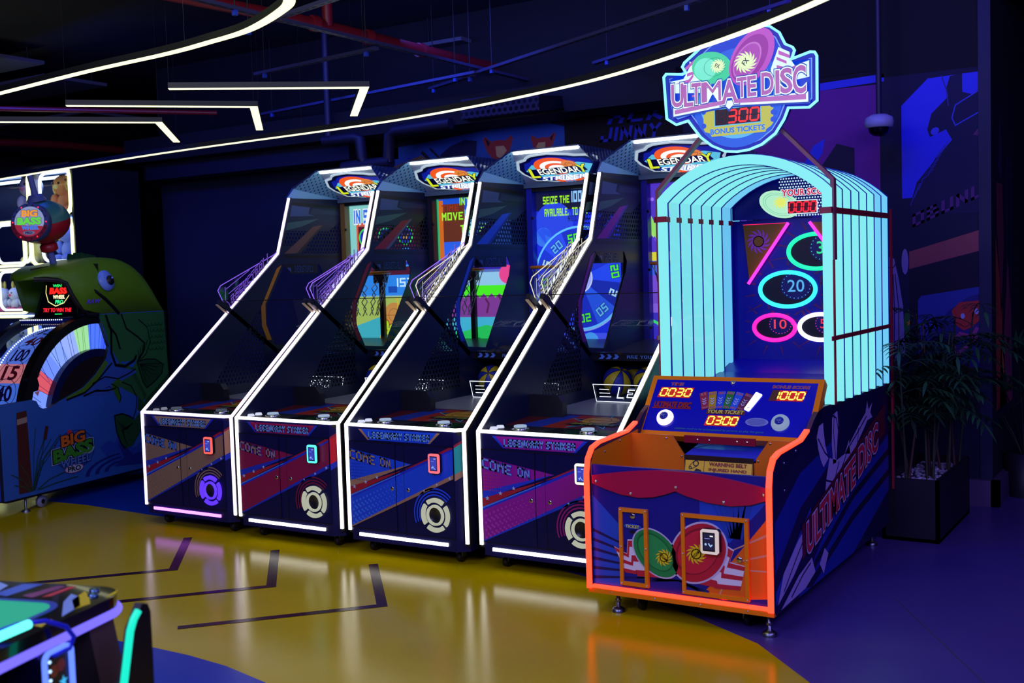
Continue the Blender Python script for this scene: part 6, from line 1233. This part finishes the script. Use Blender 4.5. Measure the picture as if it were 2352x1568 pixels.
# local: corner at the origin, the table runs to -x and -y
def rr(x0, y0, x1, y1, r, n=8):
    P = []
    for cx, cy, a in ((x1-r, y1-r, 0), (x0+r, y1-r, 90), (x0+r, y0+r, 180), (x1-r, y0+r, 270)): P += [(cx+r*math.cos(math.radians(a+90*j/n)), cy+r*math.sin(math.radians(a+90*j/n))) for j in range(n+1)]
    return P
gt = Fr((0, 0, 0), (1, 0, 0), (0, 1, 0)); TX, TY = -1.05, -1.6
m = MB(); m.prism(gt, rr(TX, TY, 0, 0, .10), .75, .80, M('06060a', .12, coat=.6)); g2 = Fr((0, 0, .80), (1, 0, 0), (0, 1, 0))
for (P, c_) in (([(-.11, -.05), (-.09, -.13), (-.03, -.20), (-.02, -.15), (-.06, -.10)], 'e0c818'), ([(-.13, -.08), (-.10, -.15), (-.02, -.26), (-.035, -.17), (-.09, -.10)], '90b0e8'), ([(-.01, -.06), (-.03, -.02), (-.015, -.10)], 'f0d820'), ([(-.22, -.02), (-.25, -.12), (-.21, -.13), (-.19, -.02)], '8c3070'), ([(-.27, -.01), (-.33, -.02), (-.34, -.12), (-.29, -.13)], '3c68d0'), ([(-.42, -.01), (-.36, -.04), (-.34, -.12), (-.37, -.08), (-.41, -.06)], '98b8f0'), ([(-.47, -.01), (-.40, -.03), (-.44, -.13), (-.46, -.08)], 'e8e020'), ([(-.60, -.01), (-.52, -.03), (-.50, -.13), (-.54, -.13)], 'e0d020'), ([(-.03, -.28), (-.015, -.34), (-.05, -.33)], 'e8d020'), ([(-.16, -.02), (-.18, -.02), (-.19, -.12), (-.17, -.11)], 'e02848')):
    m.dec(g2, P, 1, M(c_, .25))
for (x_, y_) in ((-.085, -.045), (-.06, -.085)): m.lathe(Fr((x_, y_, .80), (1, 0, 0), (0, 1, 0)), [(.014, 0), (.013, .006), (0, .008)], M('587890', .2, .8), 14)
tb = m.build('table_rim', t)
m = MB(); m.dec(g2, rr(TX+.12, TY+.12, -.085, -.16, .07), 2, E('10b898', .75)); m.line(g2, rr(TX+.12, TY+.12, -.085, -.16, .07), .018, 3, M('1840a8', .3), True); m.build('playing_bed', t)
m = MB(); P = rr(TX, TY, 0, 0, .10); m.tube([(x, y, .758) for x, y in P], .012, E('7468ff', 1.3), 10, True); m.build('light_rim', t)
m = MB(); m.tube([(-.012, -.385, .822), (-.035, -.95, .822)], .011, E('60fff0', 1.8), 10); m.build('light_tube', t)
m = MB(); m.prism(gt, rr(TX+.10, TY+.10, -.09, -.08, .06), .12, .74, M('08080c', .3)); m.build('cabinet', t)
m = MB(); m.prism(Fr((0, -.10, 0), (1, 0, 0), (0, 0, 1)), [(-.08, .74), (-.03, .74), (-.0, .58), (.03, .54), (.03, .0), (-.02, .0), (-.08, .5)], -.05, .05, M('4a3c34', .5)); m.build('leg', t)
m = MB(); m.tube([(-.07, -.44, .812), (-.03, -.40, .825), (.005, -.35, .82), (.03, -.31, .795), (.035, -.29, .765), (.03, -.30, .74), (.02, -.34, .735), (.0, -.38, .74)], .006, M('1420c8', .3), 10); m.build('cable', t)
m = MB(); fpan = Fr((-.045, -.62, .50), (0, 1, 0), (0, 0, 1)); fpan = Fr((.02, -.385, .535), (0, 1, 0), (0, 0, 1)); Pq = rrect(0, 0, .095, .215, .02); m.prism(fpan, Pq, -.10, 0, M('0a0a30', .3)); po = m.build('score_box', t)
m = MB(); m.strip(fpan, Pq, .009, 0, .010, E('5c7cff', 1.6), True)
for k in range(9): m.blob(tuple(fpan.p(.009, .02+k*.022, .012)), .004, E('b0d8ff', 2), 6, 4)
m.build('light_frame', po)
m = MB(); m.rect(fpan, .018, .02, .078, .195, 2, M('3c2c14', .4)); m.dec(fpan, circ(.036, .165, .015), 3, M('a84820', .4)); m.dec(fpan, circ(.060, .172, .015), 3, M('b04030', .4)); m.dec(fpan, star(.066, .13, .016), 3, E('40c0ff', .9)); m.dec(fpan, circ(.045, .09, .014), 3, M('a03820', .4)); m.build('picture', po)
# ---- side rail of the neighbouring seat with a turquoise light tube
t = thing('driving_seat', (-2.23, 1.79, 0), 'black driving seat side with a turquoise light tube, beside the air hockey table', 'game seat', rz=.1)
m = MB(); fz = Fr((0, 0, 0), (0, 1, 0), (0, 0, 1)); m.prism(fz, [(-.13, .0), (.018, .0), (.018, .799), (.009, .821), (-.009, .826), (-.045, .773), (-.08, .632), (-.13, .5)], -.012, .012, M('0a0a0e', .35), M('3a3430', .4)); so_ = m.build('seat_shell', t)
m = MB(); m.tube([(.018, -.14, .456), (.018, -.084, .658), (.018, -.057, .773), (.018, -.044, .799), (.018, -.028, .815)], .009, E('10e8c8', 1.15), 12); m.build('light_tube', t)

# ================================================================== PLANTERS AND PLANTS
def planter(x0, y0, x1, y1, h, label):
    t = thing('planter_box', ((x0+x1)/2, (y0+y1)/2, 0), label, 'planter', 'black planters by the mural wall')
    a, b_ = (x1-x0)/2, (y1-y0)/2; m = MB(); c_ = noisy('planter_black', '17161f', '1e1c28', 4, .5)
    for (p, q) in (((-a, -b_, 0), (a, -b_+.02, h)), ((-a, b_-.02, 0), (a, b_, h)), ((-a, -b_, 0), (-a+.02, b_, h)), ((a-.02, -b_, 0), (a, b_, h))): m.box(p, q, c_)
    m.box((-a, -b_, 0), (a, b_, .02), c_); m.build('box', t)
    m = MB(); m.poly([(-a+.02, -b_+.02, h-.05), (a-.02, -b_+.02, h-.05), (a-.02, b_-.02, h-.05), (-a+.02, b_-.02, h-.05)], M('3c3850', .9)); so2 = m.build('soil', t)
    m = MB(); random.seed(5)
    for k in range(260):
        x_, y_ = random.uniform(-a+.03, a-.03), random.uniform(-b_+.03, b_-.03); r_ = random.uniform(.008, .016); m.blob((x_, y_, h-.045), (r_, r_, r_*.7), M(random.choice(['b8b0c8', '9c94b0', 'd0c8dc']), .8), 6, 4)
    pe = m.build('pebbles', t); pe['kind'] = 'stuff'; return t
planter(-1.645, 6.56, -1.33, 7.47, .36, 'tall black planter box with pale pebbles beside the disc machine')
LEAF = [M(c, .45) for c in ('1c4024', '24502c', '2c6038', '183820')]; BLF = M('2c5060', .4)
def leaf(m, p, d, ln, wd, mt, droop=.5):
    d = Vector(d).normalized(); side = d.cross(Vector((0, 0, 1))); side = side.normalized() if side.length > .05 else Vector((1, 0, 0)); pts = []
    q = Vector(p); st = 4; ww = [.25, 1, .85, .5, 0]
    L0 = []
    for i in range(st+1):
        L0.append((q.copy(), ww[i]*wd)); q = q + d*ln/st; d = (d + Vector((0, 0, -droop/st))).normalized()
    vs = []
    for (c_, w_) in L0: vs += [c_-side*w_/2, c_+side*w_/2]
    m.mesh(vs, [(2*i, 2*i+1, 2*i+3, 2*i+2) for i in range(st)], mt, True)
def palm(x, y, z0, h, nst, label, nf=7, seed=1, lean=.2):
    random.seed(seed); t = thing('potted_palm', (x, y, z0), label, 'plant', 'palms in the planters')
    for s in range(nst):
        a = random.uniform(0, 6.28); bx, by = .08*math.cos(a), .13*math.sin(a); hh = h*random.uniform(.55, .95); tx, ty = bx+lean*random.uniform(-1, 1), by+lean*random.uniform(-1, 1); m = MB()
        P = [(bx+(tx-bx)*k/5, by+(ty-by)*k/5, hh*k/5) for k in range(6)]; m.tube(P, [.009-.0008*k for k in range(6)], M('5a3c34' if s % 2 else '3c4430', .6), 7); st = m.build('stem', t)
        m = MB(); fo = MB()
        for f in range(nf):
            a = random.uniform(0, 6.28); k = random.uniform(.45, 1); o = Vector((bx+(tx-bx)*k, by+(ty-by)*k, hh*k)); d = Vector((math.cos(a), math.sin(a), random.uniform(.35, 1.1))).normalized(); ln = random.uniform(.22, .42); pts = [o]
            for j in range(9): o = o+d*ln/9; d = (d+Vector((0, 0, -.14))).normalized(); pts.append(o)
            fo.tube(pts, .003, LEAF[3], 4, caps=False)
            for j in range(2, 10):
                dd = (pts[j]-pts[j-1]).normalized(); sd = dd.cross(Vector((0, 0, 1))).normalized()
                for sg_ in (-1, 1): leaf(fo, pts[j], dd*.6+sd*sg_, random.uniform(.10, .17)*(1.1-.05*j), .02, random.choice(LEAF), .9)
            leaf(fo, pts[-1], d, .14, .022, random.choice(LEAF), .6)
        fo.build('fronds', st)
palm(-1.46, 6.72, .31, 1.05, 5, 'leafy palm at the near end of the long black planter', 8, 3, .12)
palm(-1.44, 7.05, .31, 1.15, 5, 'leafy palm in the middle of the long black planter', 8, 11, .14)
palm(-1.43, 7.34, .31, 1.05, 4, 'leafy palm at the far end of the long black planter', 8, 23, .14)
# broad fan palm past the corner
t = thing('fan_palm', (-1.10, 8.15, 0), 'fan palm with drooping blue-lit fronds past the wall corner', 'plant'); random.seed(4)
m = MB(); m.lathe(Fr((0, 0, 0), (1, 0, 0), (0, 1, 0)), [(.10, 0), (.13, .30), (.12, .30), (.0, .28)], M('1a1824', .5), 24); m.build('pot', t)
for s in range(7):
    a = s*.9; P = [Vector((.02*math.cos(a), .02*math.sin(a), .28))]; d = Vector((math.cos(a)*.45, math.sin(a)*.45, 1)).normalized(); ln = random.uniform(.55, .85)
    for j in range(8): P.append(P[-1]+d*ln/8); d = (d+Vector((math.cos(a), math.sin(a), 0))*.06).normalized()
    m = MB(); m.tube(P, .005, LEAF[3], 5); st = m.build('stem', t); m = MB(); sd = d.cross(Vector((0, 0, 1))).normalized(); up_ = sd.cross(d).normalized()
    for k in range(15): b_ = math.radians(-100+k*14.3); leaf(m, P[-1], d*math.cos(b_)+sd*math.sin(b_)+Vector((0, 0, .1)), random.uniform(.26, .34), .024, LEAF[2], .9)
    m.build('fronds', st)
